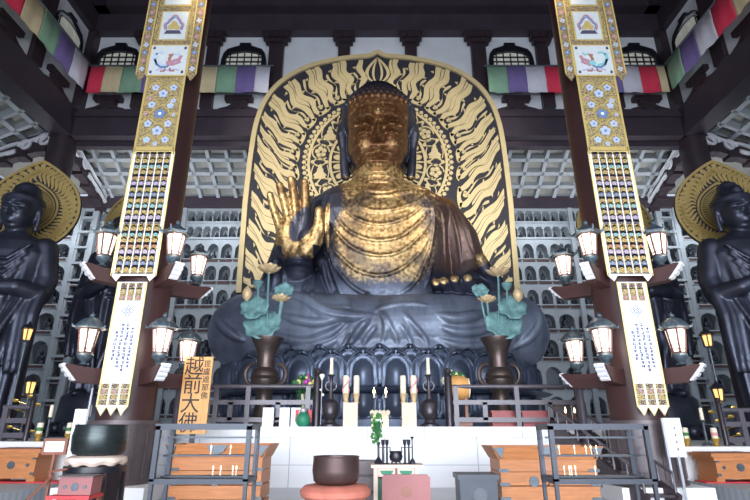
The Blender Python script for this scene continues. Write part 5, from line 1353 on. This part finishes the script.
# orange drum on a stand
c = on_altar(459, 16.95); zc = zat(388, 16.95) - AZ
t = thing('temple_drum', 'orange round drum on a wooden stand behind the right newel post', 'drum', c)
m = M(); mx = Matrix.Translation((0, 0, zc)) @ Matrix.Rotation(R(90), 4, 'Y'); m.lathe([(.30, -.36), (.38, -.2), (.40, 0), (.38, .2), (.30, .36)], 28, (0, 0, 0), 0, mx); m.build('shell', 'sign_wood', t, True)
for sd in (-1, 1): m = M(); m.lathe([(.31, sd * .36 - .02), (.31, sd * .36 + .02)], 28, (0, 0, 0), 0, mx); m.build('drumhead', 'wax', t)
m = M(); [m.box((sx, 0, zc * .4), (.09, .3, zc * .8)) for sx in (-.25, .25)]; m.box((0, 0, .08), (.8, .4, .14)); m.box((0, 0, zc * .72), (.6, .12, .08)); m.build('stand', 'red_brown_wood', t)
# three white cards and a green round-bellied vase on the left railing shelf
for px, i in ((268, 0), (284.5, 1), (296, 2)):
    c = at(px, 425, 16.42); o = M(); o.box((0, 0, .285), (.34 if i == 0 else .31, .04, .57)); o = o.build('white_card', 'white_cloth', loc=(c.x, 16.36, AZ - .01)); tag(o, 'plain white upright card at the foot of the left railing, %s' % ('leftmost of three', 'middle of three', 'rightmost of three')[i], 'card', 'white cards by the left railing')
c = at(309.5, 425, 16.3)
t = thing('green_jar', 'small round green jar with red and silver trim at the foot of the left railing', 'jar', (at(303, 425, 16.3).x, 16.25, AZ))
m = M(); m.lathe([(.12, 0), (.2, .08), (.23, .22), (.17, .36), (.08, .42)], 20); m.build('belly', 'green_paint', t, True); m = M(); m.lathe([(.09, .40), (.12, .44), (.10, .52), (.03, .55)], 16); m.build('lid', 'silver', t, True)
for sx in (-.2, .2): m = M(); m.box((sx, .1, .32), (.1, .06, .36)); m.build('red_tab', 'red', t)
# red lacquer boxes behind the right railing
for px, i in ((505, 0), (535, 1)):
    c = on_altar(px, 17.25); t = thing('lacquer_box', 'low red lacquered box behind the right railing, %s one' % ('left', 'right')[i], 'box', c, 0, 'red boxes on the altar')
    m = M(); m.box((0, 0, .22), (.92, .6, .44)); m.build('body', 'box_red', t); m = M(); m.box((0, 0, .46), (.98, .66, .06)); m.build('lid', 'box_red', t)
c = on_altar(566, 17.2); m = M(); m.box((0, 0, .35), (.8, .5, .7)); o = m.build('wooden_chest', 'panel_brown', loc=c); tag(o, 'dark brown wooden chest at the right end behind the railing', 'chest')
# mortar-shaped dark pots on the pedestal edge, wooden screen, post
c = at(245, 428, 16.5)
# ---------------------------------------------------------------- upright wooden name board
YS = 14.1
p0, p1 = at(194, 434, YS), at(202, 357, YS); hh = p1.z - p0.z
t = thing('name_board', 'tall orange wooden board with large black brush characters', 'sign', (at(191, 434, YS).x, YS, p0.z - .0))
t.location.z = AZ - .1 if False else p0.z
m = M(); m.box((0, 0, hh / 2), (.77, .07, hh)); m.build('board', 'sign_wood', t)
m = M()
for ch, k in zip('越前大佛', range(4)): put_text(m, ch, .55, (-.10, -.045, hh * (.86 - .245 * k)), w=.95)
for ch, k in zip('毘盧遮那佛', range(5)): put_text(m, ch, .20, (.25, -.045, hh * (.90 - .105 * k)))
m.build('lettering', 'ink', t)
m = M(); m.box((0, .12, -p0.z / 2 + .4), (.12, .10, p0.z + .8)); m.box((0, .1, -p0.z + .04), (.8, .5, .08)); m.build('easel_post', 'frame_grey', t)
# ---------------------------------------------------------------- wooden offertory boxes
def offertory(label, x, y, W_, H_, D_, flip, char=None):
    t = thing('offertory_box', label, 'offertory box', (x, y, 0))
    m = M()
    for k, (z, h_) in enumerate(((.06, .16), (.27, .24), (.53, .24), (.78, .22))): m.box((0, 0, (z + h_ / 2) * H_ / 1.25), (W_ * .86, D_ * .85, h_ * H_ / 1.25))
    bd_ = m.build('body', 'orange_wood', t)
    z0_ = 1.0 / 1.25 * H_
    m = M(); a_, b_ = W_ * .44, W_ * .5; ya, yb = -D_ * .43, -D_ * .5
    m.add([(-a_, ya, z0_), (a_, ya, z0_), (a_, -ya, z0_), (-a_, -ya, z0_), (-b_, yb, H_), (b_, yb, H_), (b_, -yb, H_), (-b_, -yb, H_), (-b_ + .08, yb + .08, H_), (b_ - .08, yb + .08, H_), (b_ - .08, -yb - .08, H_), (-b_ + .08, -yb - .08, H_), (-b_ + .1, yb + .1, H_ - .12), (b_ - .1, yb + .1, H_ - .12), (b_ - .1, -yb - .1, H_ - .12), (-b_ + .1, -yb - .1, H_ - .12)],
          [(3, 2, 1, 0), (0, 1, 5, 4), (1, 2, 6, 5), (2, 3, 7, 6), (3, 0, 4, 7), (4, 5, 9, 8), (5, 6, 10, 9), (6, 7, 11, 10), (7, 4, 8, 11), (8, 9, 13, 12), (9, 10, 14, 13), (10, 11, 15, 14), (11, 8, 12, 15), (12, 13, 14, 15)])
    m.build('flared_tray', 'orange_wood', t)
    m = M()
    for i in range(9): m.box((0, -D_ * .36 + D_ * .09 * i, H_ - .06), (W_ * .9, .03, .05))
    m.build('slats', 'orange_wood', t)
    for sx in (-1, 1):
        for k, z in enumerate((.27, .53, .78)):
            zz = (z + .02) * H_ / 1.25; m = M(); m.box((sx * W_ * .40, -D_ * .43 - .012, zz), (W_ * .09, .02, .06)); m.build('corner_plate', 'iron', bd_)
        m = M(); m.prism([(sx * W_ * .42, z0_ + .02), (sx * W_ * .49, H_ - .02), (sx * W_ * .39, H_ - .02)][::sx], -D_ * .5 - .02, -D_ * .44); m.build('corner_plate', 'iron', bd_)
    m = M(); m.prism([(-.22, H_ - .01), (-.14, H_ - .13), (0, H_ - .20), (.14, H_ - .13), (.22, H_ - .01)][::-1][::-1], -D_ * .5 - .02, -D_ * .44); m.build('centre_plate', 'iron', bd_)
    zc = .60 / 1.25 * H_
    if char: m = M(); put_text(m, char, .26, (.05, -D_ * .43 - .02, zc)); m.build('character', 'ink', bd_)
    m = M(); m.lathe([(.10, 0), (.10, .02)], 20, (0, 0, 0), 0, Matrix.Translation((-.32 if char else 0, -D_ * .43, zc)) @ Matrix.Rotation(R(90), 4, 'X')); m.build('crest', 'iron', bd_)
    for k in range(7): m = M(); m.ball((-W_ * .36 + W_ * .12 * k, -D_ * .43, .10 * H_), (.12, .02, .07), 10); m.build('cloud_cutout', 'iron', bd_)
    return t
YO = 11.0
zO = zat(444.5, YO)
offertory('large wooden offertory box with metal corners behind the left candle stand', (at(165, 445, YO).x + at(270, 445, YO).x) / 2, YO + .55, at(273, 445, YO).x - at(168, 445, YO).x, zO, 1.1, 0)
zO = zat(446.5, YO)
offertory('large wooden offertory box with metal corners behind the right candle stand', (at(493, 446, YO).x + at(602, 446, YO).x) / 2, YO + .55, at(604, 446, YO).x - at(492, 446, YO).x, zO, 1.1, 0, '浄')
def small_box(label, px0, px1, ytop, ybot, Y, z):
    x0, x1 = at(px0, ytop, Y).x, at(px1, ytop, Y).x; H_ = zat(ytop, Y) - z; W_ = x1 - x0
    t = thing('offertory_chest', label, 'chest', ((x0 + x1) / 2, Y + .5, z))
    m = M(); m.box((0, 0, H_ * .5), (W_ * .84, .82, H_ * .72)); m.box((0, 0, H_ * .92), (W_, .98, H_ * .12)); m.box((0, 0, H_ * .80), (W_ * .92, .92, H_ * .12)); bd_ = m.build('body', 'orange_wood', t)
    m = M(); m.box((0, 0, H_ * .99), (W_ * .9, .88, .02)); m.build('lid', 'red_brown_wood', t)
    for sx in (-1, 1):
        m = M(); m.box((sx * W_ * .38, 0, H_ * .09), (W_ * .14, .8, H_ * .18)); m.build('foot', 'orange_wood', t)
    for dx, r in ((-.42, .045), (0, .10), (.42, .045)):
        m = M(); m.lathe([(r, 0), (r, .02)], 8, (0, 0, 0), 0, Matrix.Translation((dx, -.41, H_ * .52)) @ Matrix.Rotation(R(90), 4, 'X')); m.build('crest', 'iron', bd_)
    for sx in (-1, 1):
        for z_ in (.28, .72): m = M(); m.box((sx * W_ * .39, -.415, H_ * z_), (W_ * .07, .02, .06)); m.build('corner_plate', 'iron', bd_)
small_box('orange wooden chest with crest on the left striped platform', -16, 41, 448.5, 480, 13.85, .3)
small_box('orange wooden chest with crest on the right striped platform', 711, 768, 453, 484, 13.85, .3)
# ---------------------------------------------------------------- glass candle stands
def candle_stand(px0, px1, Y, s_, candles):
    x0, x1 = at(px0, 427, Y).x, at(px1, 427, Y).x; zt_ = CAMZ + .03; zb_ = zat(481.5, Y); D_ = .55; W_ = x1 - x0; H_ = zt_ - zb_
    t = thing('candle_stand', 'grey steel glass-sided candle stand on the %s' % s_, 'candle stand', ((x0 + x1) / 2, Y + D_ / 2, 0), 0, 'glass candle stands')
    f_ = M(); w2 = .066
    for sx in (-1, 1):
        for sy in (-1, 1): f_.box((sx * (W_ / 2 - w2 / 2), sy * D_ / 2, zb_ + H_ / 2), (w2, w2, H_))
        for z in (zb_, zt_ - .02): f_.box((sx * (W_ / 2 - w2 / 2), 0, z), (w2, D_, w2))
    for sy in (-1, 1):
        for z in (zb_, zt_ - .02): f_.box((0, sy * D_ / 2, z), (W_, w2, w2))
    f_.box((0, 0, zt_ + .02), (W_ + .04, D_ + .06, .02)); f_.build('frame', 'frame_grey', t)
    for sx in (-1, 1):
        for sy in (-1, 1): m = M(); m.box((sx * (W_ / 2 - .03), sy * D_ / 2, zb_ / 2), (.05, .05, zb_)); m.build('leg', 'frame_grey', t)
    for z, nm in ((zb_ + H_ * .78, 'upper_bar'), (zb_ + H_ * .44, 'candle_shelf'), (zb_ + .04, 'candle_shelf')):
        m = M(); dy = .04 if nm == 'upper_bar' else .2; m.box((0, .06, z), (W_ - .1, dy, .025)); m.build(nm, 'box_grey' if nm == 'upper_bar' else 'frame_grey', t)
    for sx in (-1, 1): m = M(); m.box((sx * (W_ / 2 - .015), 0, zb_ + H_ / 2), (.006, D_ - .05, H_ - .05)); m.build('glass_side', 'glass', t)
    for px, lv in candles:
        zz = zb_ + (H_ * .44 if lv else .04) + .014; xx = at(px, 450, Y + D_ / 2 + .06).x
        c_ = thing('votive_candle', 'small burning white candle on the %s shelf of the %s candle stand' % ('upper' if lv else 'lower', s_), 'candle', (xx, Y + D_ / 2 + .06, zz), 0, '%s shelf candles in the %s stand' % ('upper' if lv else 'lower', s_))
        m = M(); m.lathe([(.012, 0), (.009, .008), (.008, .085)], 8); wb = m.build('wax_body', 'wax', c_); m = M(); m.lathe([(.003, .083), (.009, .095), (.006, .115), (.001, .13)], 8); m.build('flame', 'flame', wb, True)
YL = 7.7
candle_stand(157, 252, YL, 'left', [(211, 1), (230.5, 1), (215, 0), (222.5, 0), (234.5, 0), (238, 0)])
candle_stand(548, 647, YL, 'right', [(554, 1), (559, 1), (574.5, 1), (586, 1), (591, 1), (596.5, 1), (562, 0), (567, 0), (569, 0), (573, 0), (592.5, 0)])
# ---------------------------------------------------------------- central bowl on its cushion
YB2 = 6.9; c = at(335, 480, YB2)
zr = zat(457, YB2 - .1); zb_ = zat(488, YB2 - .25)
t = thing('singing_bowl', 'brown bronze bowl gong on the salmon cushion at the front centre', 'bowl gong', (c.x, YB2 + .15, zb_))
h_ = zr - zb_; m = M(); m.lathe([(.16, 0), (.255, .02), (.285, h_ * .15), (.305, h_ * .5), (.295, h_ * .93), (.30, h_), (.28, h_), (.28, h_ * .5), (.2, .06)], 48); m.build('bowl', 'bowl_brown', t, True)
m = M(); m.lathe([(.2, -.16), (.36, -.15), (.44, -.08), (.45, -.02), (.40, .03), (.30, .045), (.12, .04)], 48); o = m.build('bowl_cushion', 'salmon', loc=(c.x, YB2 + .15, zb_ - .04), smooth=True); tag(o, 'round salmon-pink cushion under the brown bowl gong', 'cushion')
m = M(); m.lathe([(.34, 0), (.36, .04), (.30, .12), (.26, .5), (.30, zb_ - .26), (.37, zb_ - .2)], 40); o = m.build('gong_stand', 'red_brown_wood', loc=(c.x, YB2 + .15, 0), smooth=True); tag(o, 'round dark stand under the salmon cushion', 'stand')
# big dark bowl left
YG = 9.2; c = at(90, 440, YG); zr = CAMZ + .06; zb_ = zat(456, YG)
h_ = zr - zb_; t = thing('great_bowl_gong', 'huge dark green-black bowl gong on a cream cushion at the left', 'bowl gong', (c.x, YG + .35, zb_))
m = M(); m.lathe([(.30, 0), (.40, .02), (.44, h_ * .18), (.455, h_ * .6), (.43, h_ * .93), (.44, h_), (.41, h_), (.42, h_ * .6), (.34, .06)], 56); m.build('bowl', 'bowl_green', t, True)
m = M(); pr = []
n = 72; v = []; 
for r, z, am_ in ((.30, -.14, 0), (.44, -.15, .03), (.49, -.09, .03), (.48, -.03, .02), (.40, .0, 0), (.2, 0, 0)):
    for i in range(n): a_ = 2 * PI * i / n; rr = r * (1 + .6 * am_ * math.sin(a_ * 9)); v.append((rr * math.cos(a_), rr * math.sin(a_), z - (.018 * math.sin(a_ * 9) if am_ == .03 else 0)))
f = [(j * n + i, j * n + (i + 1) % n, (j + 1) * n + (i + 1) % n, (j + 1) * n + i) for j in range(5) for i in range(n)] + [tuple(range(n - 1, -1, -1)), tuple(5 * n + i for i in range(n))]
m.add(v, f); o = m.build('gong_cushion', 'cream_cloth', loc=(c.x, YG + .35, zb_ - .005), smooth=True); tag(o, 'scalloped cream cushion under the huge dark bowl gong', 'cushion')
zc_ = zb_ - .16
t = thing('gong_table', 'dark round table carrying the huge dark bowl gong', 'table', (c.x, YG + .35, 0))
m = M(); m.lathe([(.48, zc_ - .12), (.50, zc_ - .10), (.50, zc_ - .01), (.42, zc_)], 40); m.build('table_top', 'black', t, True)
m = M(); m.lathe([(.48, 0), (.48, .08), (.45, .12), (.44, zc_ * .5), (.46, zc_ - .12)], 12); m.build('skirt', 'black', t)
for i in range(6): a_ = 2 * PI * i / 6 + .3; m = M(); m.bar((.50 * math.cos(a_), .50 * math.sin(a_), 0), (.46 * math.cos(a_), .46 * math.sin(a_), zc_ - .1), .06); m.build('leg', 'black', t)
# little pink-brown box and red tray in front of it
YP = 8.3; c = at(73, 487, YP); z1_, z0_ = zat(477.5, YP), zat(495.5, YP)
t = thing('collection_box', 'small pinkish wooden collection box with a crest below the huge gong', 'box', (c.x, YP + .2, z0_))
m = M(); h_ = z1_ - z0_; m.box((0, 0, h_ / 2), (.50, .30, h_)); m.build('body', 'mauve', t)
for dx, r in ((-.15, .03), (0, .06), (.15, .03)): m = M(); m.lathe([(r, 0), (r, .01)], 8, (0, 0, 0), 0, Matrix.Translation((dx, -.15, h_ * .45)) @ Matrix.Rotation(R(90), 4, 'X')); m.build('crest', 'iron', t)
m = M(); m.box((0, 0, h_ + .01), (.54, .34, .02)); m.build('lid', 'panel_brown', t)
m = M(); m.box((0, 0, z0_ - .03), (.64, .42, .05)); 
t = thing('red_table', 'low table with a bright red cloth top under the pinkish collection box', 'table', (c.x - .05, YP + .2, 0))
m.build('cloth_top', 'red', t)
for sx in (-1, 1):
    for sy in (-1, 1): m = M(); m.box((sx * .28, sy * .17, (z0_ - .05) / 2), (.05, .05, z0_ - .05)); m.build('leg', 'red_brown_wood', t)
# framed notice on a folding stand
YN = 8.9; zc_ = zat(446.5, YN); c = at(55.5, 446, YN)
t = thing('notice_stand', 'small framed white notice on a thin red-brown stand at the left', 'sign', (c.x, YN, 0))
m = M(); m.prism([(-.20, zc_ - .125), (.20, zc_ - .125), (.20, zc_ + .125), (-.20, zc_ + .125)], -.02, .02); m.build('frame', 'red_brown_wood', t)
m = M(); m.prism([(-.155, zc_ - .08), (.155, zc_ - .08), (.155, zc_ + .08), (-.155, zc_ + .08)], -.03, -.021); m.build('notice', 'white_cloth', t)
m = M(); m.box((0, .02, zc_ / 2), (.035, .03, zc_)); m.build('post', 'red_brown_wood', t)
for sx in (-1, 1): m = M(); m.bar((sx * .30, -.2, 0), (0, .02, .5), .03); m.build('leg', 'red_brown_wood', t)
m = M(); m.bar((-.02, 0, .95), (.32, -.1, 1.0), .03); m.bar((.05, 0, .9), (-.2, -.25, .5), .03); m.build('brace', 'red_brown_wood', t)
# ---------------------------------------------------------------- incense table and its black altar set
YI = 9.3; zt_ = zat(465, YI); x0, x1 = at(371, 465, YI).x, at(424, 465, YI).x; W_ = x1 - x0; tx = (x0 + x1) / 2
t = thing('incense_table', 'small red-brown table with green inlays holding the black altar set', 'table', (tx, YI + .3, 0))
m = M(); m.box((0, 0, zt_ - .025), (W_, .6, .05)); m.build('table_top', 'cream_cloth', t)
m = M(); m.box((-.02, 0, zt_ - .12), (W_ * .8, .48, .14)); m.build('apron', 'mauve', t)
for sx in (-1, 1):
    xc = sx * .165 - .02; zc = zt_ - .12
    m = M(); m.box((xc, -.252, zc), (.29, .012, .13)); m.build('inlay_frame', 'cream_cloth', t)
    m = M(); m.prism([(xc + .11 * math.cos(a_), zc + .03 + .075 * math.sin(a_)) for a_ in [PI + PI * q / 10 for q in range(11)]], -.272, -.258); m.build('inlay', 'green_paint', t)
    for sy in (-1, 1): m = M(); m.box((sx * W_ * .39 - .02, sy * .22, (zt_ - .05) / 2), (.07, .07, zt_ - .05)); m.build('leg', 'cream_cloth', t)
m = M(); m.box((-.02, .1, (zt_ - .2) / 2), (W_ * .72, .3, zt_ - .2)); m.build('panel', 'mauve', t)
m = M(); m.box((-.30, -.06, (zt_ - .2) / 2 + .02), (.05, .02, zt_ - .3)); m.build('green_strip', 'green_paint', t)
yi = YI + .25
def ix(px): return at(px, 460, yi).x
for px, s_ in ((385, 'left'), (407, 'right')):
    t = thing('black_candleholder', 'black twin-armed candleholder %s of the small censer' % s_, 'candlestick', (ix(px), yi, zt_), 0, 'black candleholders on the incense table')
    m = M()
    for sx in (-.035, .035): m.lathe([(.045, 0), (.02, .02), (.015, .30), (.03, .33), (.035, .40), (.015, .36)], 10, (sx, 0, 0))
    m.box((0, 0, .27), (.2, .015, .012)); m.build('stem', 'black', t, True)
    m = M(); sg = 1 if s_ == 'left' else -1; m.box((sg * .09, 0, .23), (.02, .015, .10)); m.box((sg * .12, 0, .18), (.05, .015, .012)); m.build('arm', 'black', t)
t = thing('incense_burner', 'small round black censer on three legs between the black candleholders', 'censer', (ix(396), yi, zt_))
m = M(); m.lathe([(.05, .03), (.10, .06), (.12, .12), (.10, .19), (.12, .21), (.09, .21), (.08, .12)], 24); m.build('bowl', 'black', t, True)
for i in range(3): a_ = 2 * PI * i / 3 - PI / 2; m = M(); m.tube([(.07 * math.cos(a_), .07 * math.sin(a_), .06), (.09 * math.cos(a_), .09 * math.sin(a_), 0)], .015, 6); m.build('leg', 'black', t)
t = thing('black_bud_vase', 'thin black stick vase at the right end of the incense table', 'vase', (ix(412.5), yi, zt_))
m = M(); m.lathe([(.05, 0), (.045, .05), (.012, .09), (.010, .40), (.035, .45), (.01, .44)], 12); m.build('vase', 'black', t, True)
t = thing('black_flower_vase', 'thin black vase holding green leaves on the incense table', 'vase', (ix(378.5), yi, zt_))
m = M(); m.lathe([(.07, 0), (.08, .03), (.04, .08), (.02, .12), (.02, .30), (.035, .36), (.02, .35)], 14); m.build('vase', 'black', t, True)
bt = bunch('leafy_branch', 'green leafy branch with tiny white flowers standing in the thin black vase', (ix(377.5), yi, zt_ + .3), .10, 5, ['leaf', 'leaf_dark', 'leaf', 'white_flower'], .40, 40, None, 'plant')
m = M(); rnd = random.Random(4)
for i in range(46):
    zz = rnd.uniform(.04, .55); p = Vector((rnd.uniform(-.09, .09) - .02, rnd.uniform(-.06, .06), zz)); m.ball(p, (.022, .010, .034), 6, 0, rnd.uniform(-1, 1))
m.build('leaf_cluster', 'leaf', bt, True)
# mauve board before the table
YM = 8.4; z1_ = zat(474.5, YM); x0, x1 = at(382, 480, YM).x, at(430, 480, YM).x
m = M(); m.prism([((x0 - x1) / 2, 0), ((x1 - x0) / 2, 0), ((x1 - x0) / 2, z1_ - .04), ((x1 - x0) / 2 - .04, z1_), ((x0 - x1) / 2 + .04, z1_), ((x0 - x1) / 2, z1_ - .04)], -.03, .03)
t = thing('kneeling_board', 'plain mauve-red upright board in front of the incense table', 'board', ((x0 + x1) / 2, YM, 0)); m.build('board', 'mauve', t)
m = M(); m.box((0, 0, .03), ((x1 - x0) * .7, .36, .06)); m.build('foot', 'red_brown_wood', t)
m = M(); m.lathe([(.08, 0), (.08, .008)], 12, (0, 0, 0), 0, Matrix.Translation((0, -.03, z1_ - .24)) @ Matrix.Rotation(R(90), 4, 'X')); m.build('faint_crest', 'red_brown_wood', t)
# grey box
YX = 10.6; z1_ = zat(475, YX); x0, x1 = at(458, 480, YX).x, at(499.5, 480, YX).x
t = thing('donation_safe', 'dark grey metal box with a round crest right of the centre', 'box', ((x0 + x1) / 2, YX + .35, 0))
m = M(); m.box((0, 0, z1_ / 2), (x1 - x0 - .08, .62, z1_)); m.build('body', 'box_grey', t); m = M(); m.box((0, 0, z1_ - .04), (x1 - x0, .7, .09)); m.build('lid', 'box_grey', t)
m = M(); m.lathe([(.13, 0), (.13, .012)], 24, (0, 0, 0), 0, Matrix.Translation((.02, -.31, z1_ - .36)) @ Matrix.Rotation(R(90), 4, 'X')); m.build('crest', 'emblem', t)
# dark cushions stacked left of the incense table
for k in range(3):
    c = at(364, 470 + 10 * k, 10.2); m = M(); m.box((0, 0, .09), (.75, .6, .17)); o = m.build('dark_bench_slat', 'dark_wood', loc=(c.x, 10.4, .62 + .25 * k - (.25 * 2 if False else 0))) if False else None
t = thing('low_bench', 'dark brown slatted cabinet partly hidden behind the brown bowl gong', 'cabinet', (at(362, 470, 10.2).x, 10.4, 0))
hB = zat(459.5, 10.2)
for k in range(4): m = M(); m.box((0, 0, hB * (.12 + .25 * k)), (.62, .55, hB * .21)); m.build('drawer', 'panel_brown', t)
m = M(); m.box((0, .02, hB / 2 - .01), (.58, .5, hB - .03)); m.build('carcass', 'black', t)
# ---------------------------------------------------------------- white banners beside the columns
YQ = 13.0
for sd, pts, s_ in ((-1, [(75, 452), (82, 409)], 'left'), (1, [(674, 450), (664, 418)], 'right')):
    YQ = 13.0 if sd < 0 else 12.3; a_ = at(pts[0][0], pts[0][1], YQ); b_ = at(pts[1][0], pts[1][1], YQ)
    t = thing('upright_notice', 'narrow white upright notice board beside the %s column' % s_, 'sign', (b_.x + (.16 if sd > 0 else 0), YQ, 0))
    w_ = .15 if sd < 0 else .19
    m = M(); m.prism([(-w_, a_.z - .15), (w_, a_.z - .15), (w_, b_.z), (-w_, b_.z)], -.02, .02); m.build('panel', 'white_cloth', t)
    m = M(); m.box((sd * (-w_ if sd > 0 else w_) * 0 + (-w_ - .03 if sd > 0 else w_ + .03), 0, (b_.z + (.5 if sd < 0 else 0)) / 2), (.05, .05, b_.z + (.5 if sd < 0 else 0))); m.build('post', 'silver', t)
    m = M()
    if sd > 0:
        for q in range(4): m.box((.02, -.025, a_.z + .02 + .15 * q), (.07, .01, .015)); m.box((.02, -.025, a_.z + .02 + .15 * q), (.015, .01, .07))
    else: m.box((0, -.025, a_.z + .5), (.02, .01, .3))
    m.build('faded_marks', 'emblem', t)
    m = M(); m.box((0, 0, .03), (.5, .4, .06)); m.box((0, 0, a_.z / 2 - .1), (.06, .05, a_.z)); m.build('foot', 'silver', t)
# side altar candles
YC2 = 15.5
for px, top, cl, sd, g in ((45, 405, 'tall', -1, 'rear'), (37, 423, 'thick', -1, 'first'), (67, 423, 'thick', -1, 'second'), (84, 405, 'tall', -1, 'inner'), (670, 407, 'tall', 1, 'inner'), (707, 408, 'tall', 1, 'rear'), (687, 428, 'thick', 1, 'first'), (716, 428, 'thick', 1, 'second')):
    s_ = 'left' if sd < 0 else 'right'; c = at(px, 442, YC2 + (.3 if cl == 'tall' else 0)); z = SZ[sd]; H_ = zat(top, c.y) - z
    if cl == 'tall':
        t = thing('side_candlestick', 'slim dark candlestick with a white candle on the %s side altar, %s one' % (s_, g), 'candlestick', (c.x, c.y, z))
        m = M(); m.lathe([(.14, 0), (.12, .05), (.04, .1), (.05, .3), (.03, .4), (.03, H_ - .42), (.09, H_ - .36), (.03, H_ - .34)], 14); m.build('stand', 'iron', t, True); m = M(); m.lathe([(.055, H_ - .34), (.05, H_), (.01, H_ + .01)], 10); m.build('candle', 'wax', t, True)
    else:
        t = thing('altar_candle', 'thick %s candle in a gilt cup on the %s side altar' % ({('left', 'first'): 'green-and-white left', ('left', 'second'): 'green-and-white right', ('right', 'first'): 'green-and-white', ('right', 'second'): 'pink-and-white'}[(s_, g)], s_), 'candle', (c.x, c.y, z))
        m = M(); m.lathe([(.10, 0), (.05, .05), (.09, .15), (.12, .2), (.05, .22)], 14); m.build('cup', 'brass', t, True); m = M(); m.lathe([(.085, .2), (.085, H_), (.01, H_ + .02)], 14); m.build('wax_body', 'wax', t, True)
        m = M(); m.lathe([(.09, .28), (.09, H_ * .75)], 14); m.build('printed_band', 'pink' if (px == 716) else 'leaf', t, True)
# warm small lanterns and gilt leaf stems by the attendants
for px, py, sd, lab in ((31, 385, -1, 'left, lower one with gilt leaves'), (28, 332, -1, 'left, upper one beside the statue robe'), (718, 392, 1, 'right, lower one with gilt leaves'), (707, 338, 1, 'right, upper one beside the statue robe')):
    Y = 16.6; c = at(px, py, Y); z = c.z - .3; t = thing('amber_lantern', 'small dark lantern with amber glow at far %s' % lab, 'lantern', (c.x, Y, SZ[sd]))
    z -= SZ[sd]
    m = M(); m.lathe([(.16, 0), (.05, .05), (.035, .3), (.035, z - .05), (.13, z)], 12); m.build('pole', 'iron', t, True)
    m = M(); m.lathe([(.10, z + .05), (.14, z + .38), (.12, z + .38)], 6); m.build('glass', 'amber_glass', t)
    m = M(); [m.bar((.135 * math.cos(a_), .135 * math.sin(a_), z), (.185 * math.cos(a_), .185 * math.sin(a_), z + .42), .025) for a_ in [PI * i / 3 for i in range(6)]]; m.lathe([(.24, z + .40), (.18, z + .48), (.05, z + .58), (.02, z + .66)], 12); m.build('roof', 'black', t, True)
    if 'lower' in lab:
        m = M(); rnd = random.Random(px)
        for i in range(9):
            a_ = rnd.uniform(0, 6.28); zz = z - .05 - i * .13; p = (-sd * (.12 + .12 * (i % 3)) * (1 if i % 2 else -1) * 1.2 * -1, -.15, zz); m.ball(p, (.11, .03, .06), 8, 0, .5); m.tube([(0, 0, zz - .1), p], .012, 5)
        m.build('gilt_leaf', 'brass', t, True)
# ---------------------------------------------------------------- stair at the right
YST = 14.2
P0 = at(592, 432, YST); P1 = at(668, 520, 11.2)
t = thing('wooden_stair', 'dark wooden stair with balustrade descending to the right before the right column', 'stair', (0, 0, 0))
A_ = Vector((5.9, 14.9, AZ)); B_ = Vector((5.9, 11.6, .0))
A_ = Vector((5.05, 15.9, AZ + .02)); B_ = Vector((5.65, 12.0, .06))
sidev = Vector((1, .15, 0)).normalized() * .75
for o_, nm in ((0, 'stringer'), (1, 'stringer')):
    m = M(); m.bar(A_ + sidev * o_ * 1.0 - Vector((0, 0, .1)), B_ + sidev * o_ - Vector((0, 0, .1)), .1, .62); m.build(nm, 'dark_wood', t)
for i in range(8):
    p = A_ + (B_ - A_) * (i + .5) / 8 + sidev * .5; m = M(); m.box(p + Vector((0, 0, .06)), (.75, .42, .05)); m.build('tread', 'dark_wood', t)
for o_ in (0, 1):
    m = M(); q = sidev * o_; m.bar(A_ + q + Vector((0, 0, .62)), B_ + q + Vector((0, 0, .62)), .05, .05)
    m.build('handrail', 'rail_grey', t)
    for i in range(9):
        p = A_ + (B_ - A_) * i / 8 + q; m = M(); m.lathe([(.03, 0), (.045, .12), (.02, .2), (.04, .34), (.02, .45), (.03, .62)], 8, p); m.build('baluster', 'rail_grey', t, True)
# the two slim candle rods at the stair head
for px, i in ((574.5, 0), (584, 1)):
    c = at(px, 425, 15.6); t = thing('stair_candle', 'thin brown rod with a lit tip at the head of the stair, %s one' % ('left', 'right')[i], 'candle', (c.x, 16.2, AZ))
    H_ = zat(413, 16.2) - AZ; m = M(); m.lathe([(.06, 0), (.035, .04), (.03, H_)], 10); m.build('rod', 'red_brown_wood', t); m = M(); m.lathe([(.01, H_), (.035, H_ + .05), (.004, H_ + .18)], 8); m.build('flame', 'flame', t, True)
# iron post carrying a lantern at either railing end
for px, s_ in ((176, 'left'), (583, 'right')):
    c = at(px, 425, 15.4); t = thing('lantern_post', 'grey round post standing at the %s end of the altar railing' % s_, 'post', (c.x, 15.3, 0)); zt_ = zat(366, 15.3)
    m = M(); m.lathe([(.16, 0), (.16, .1), (.09, .16), (.085, zt_), (.11, zt_ + .04), (.03, zt_ + .1)], 20); m.build('pole', 'rail_grey', t, True)
    m = M(); m.lathe([(.10, 1.55), (.12, 1.6), (.10, 1.65)], 20); m.build('collar', 'rail_grey', t, True)
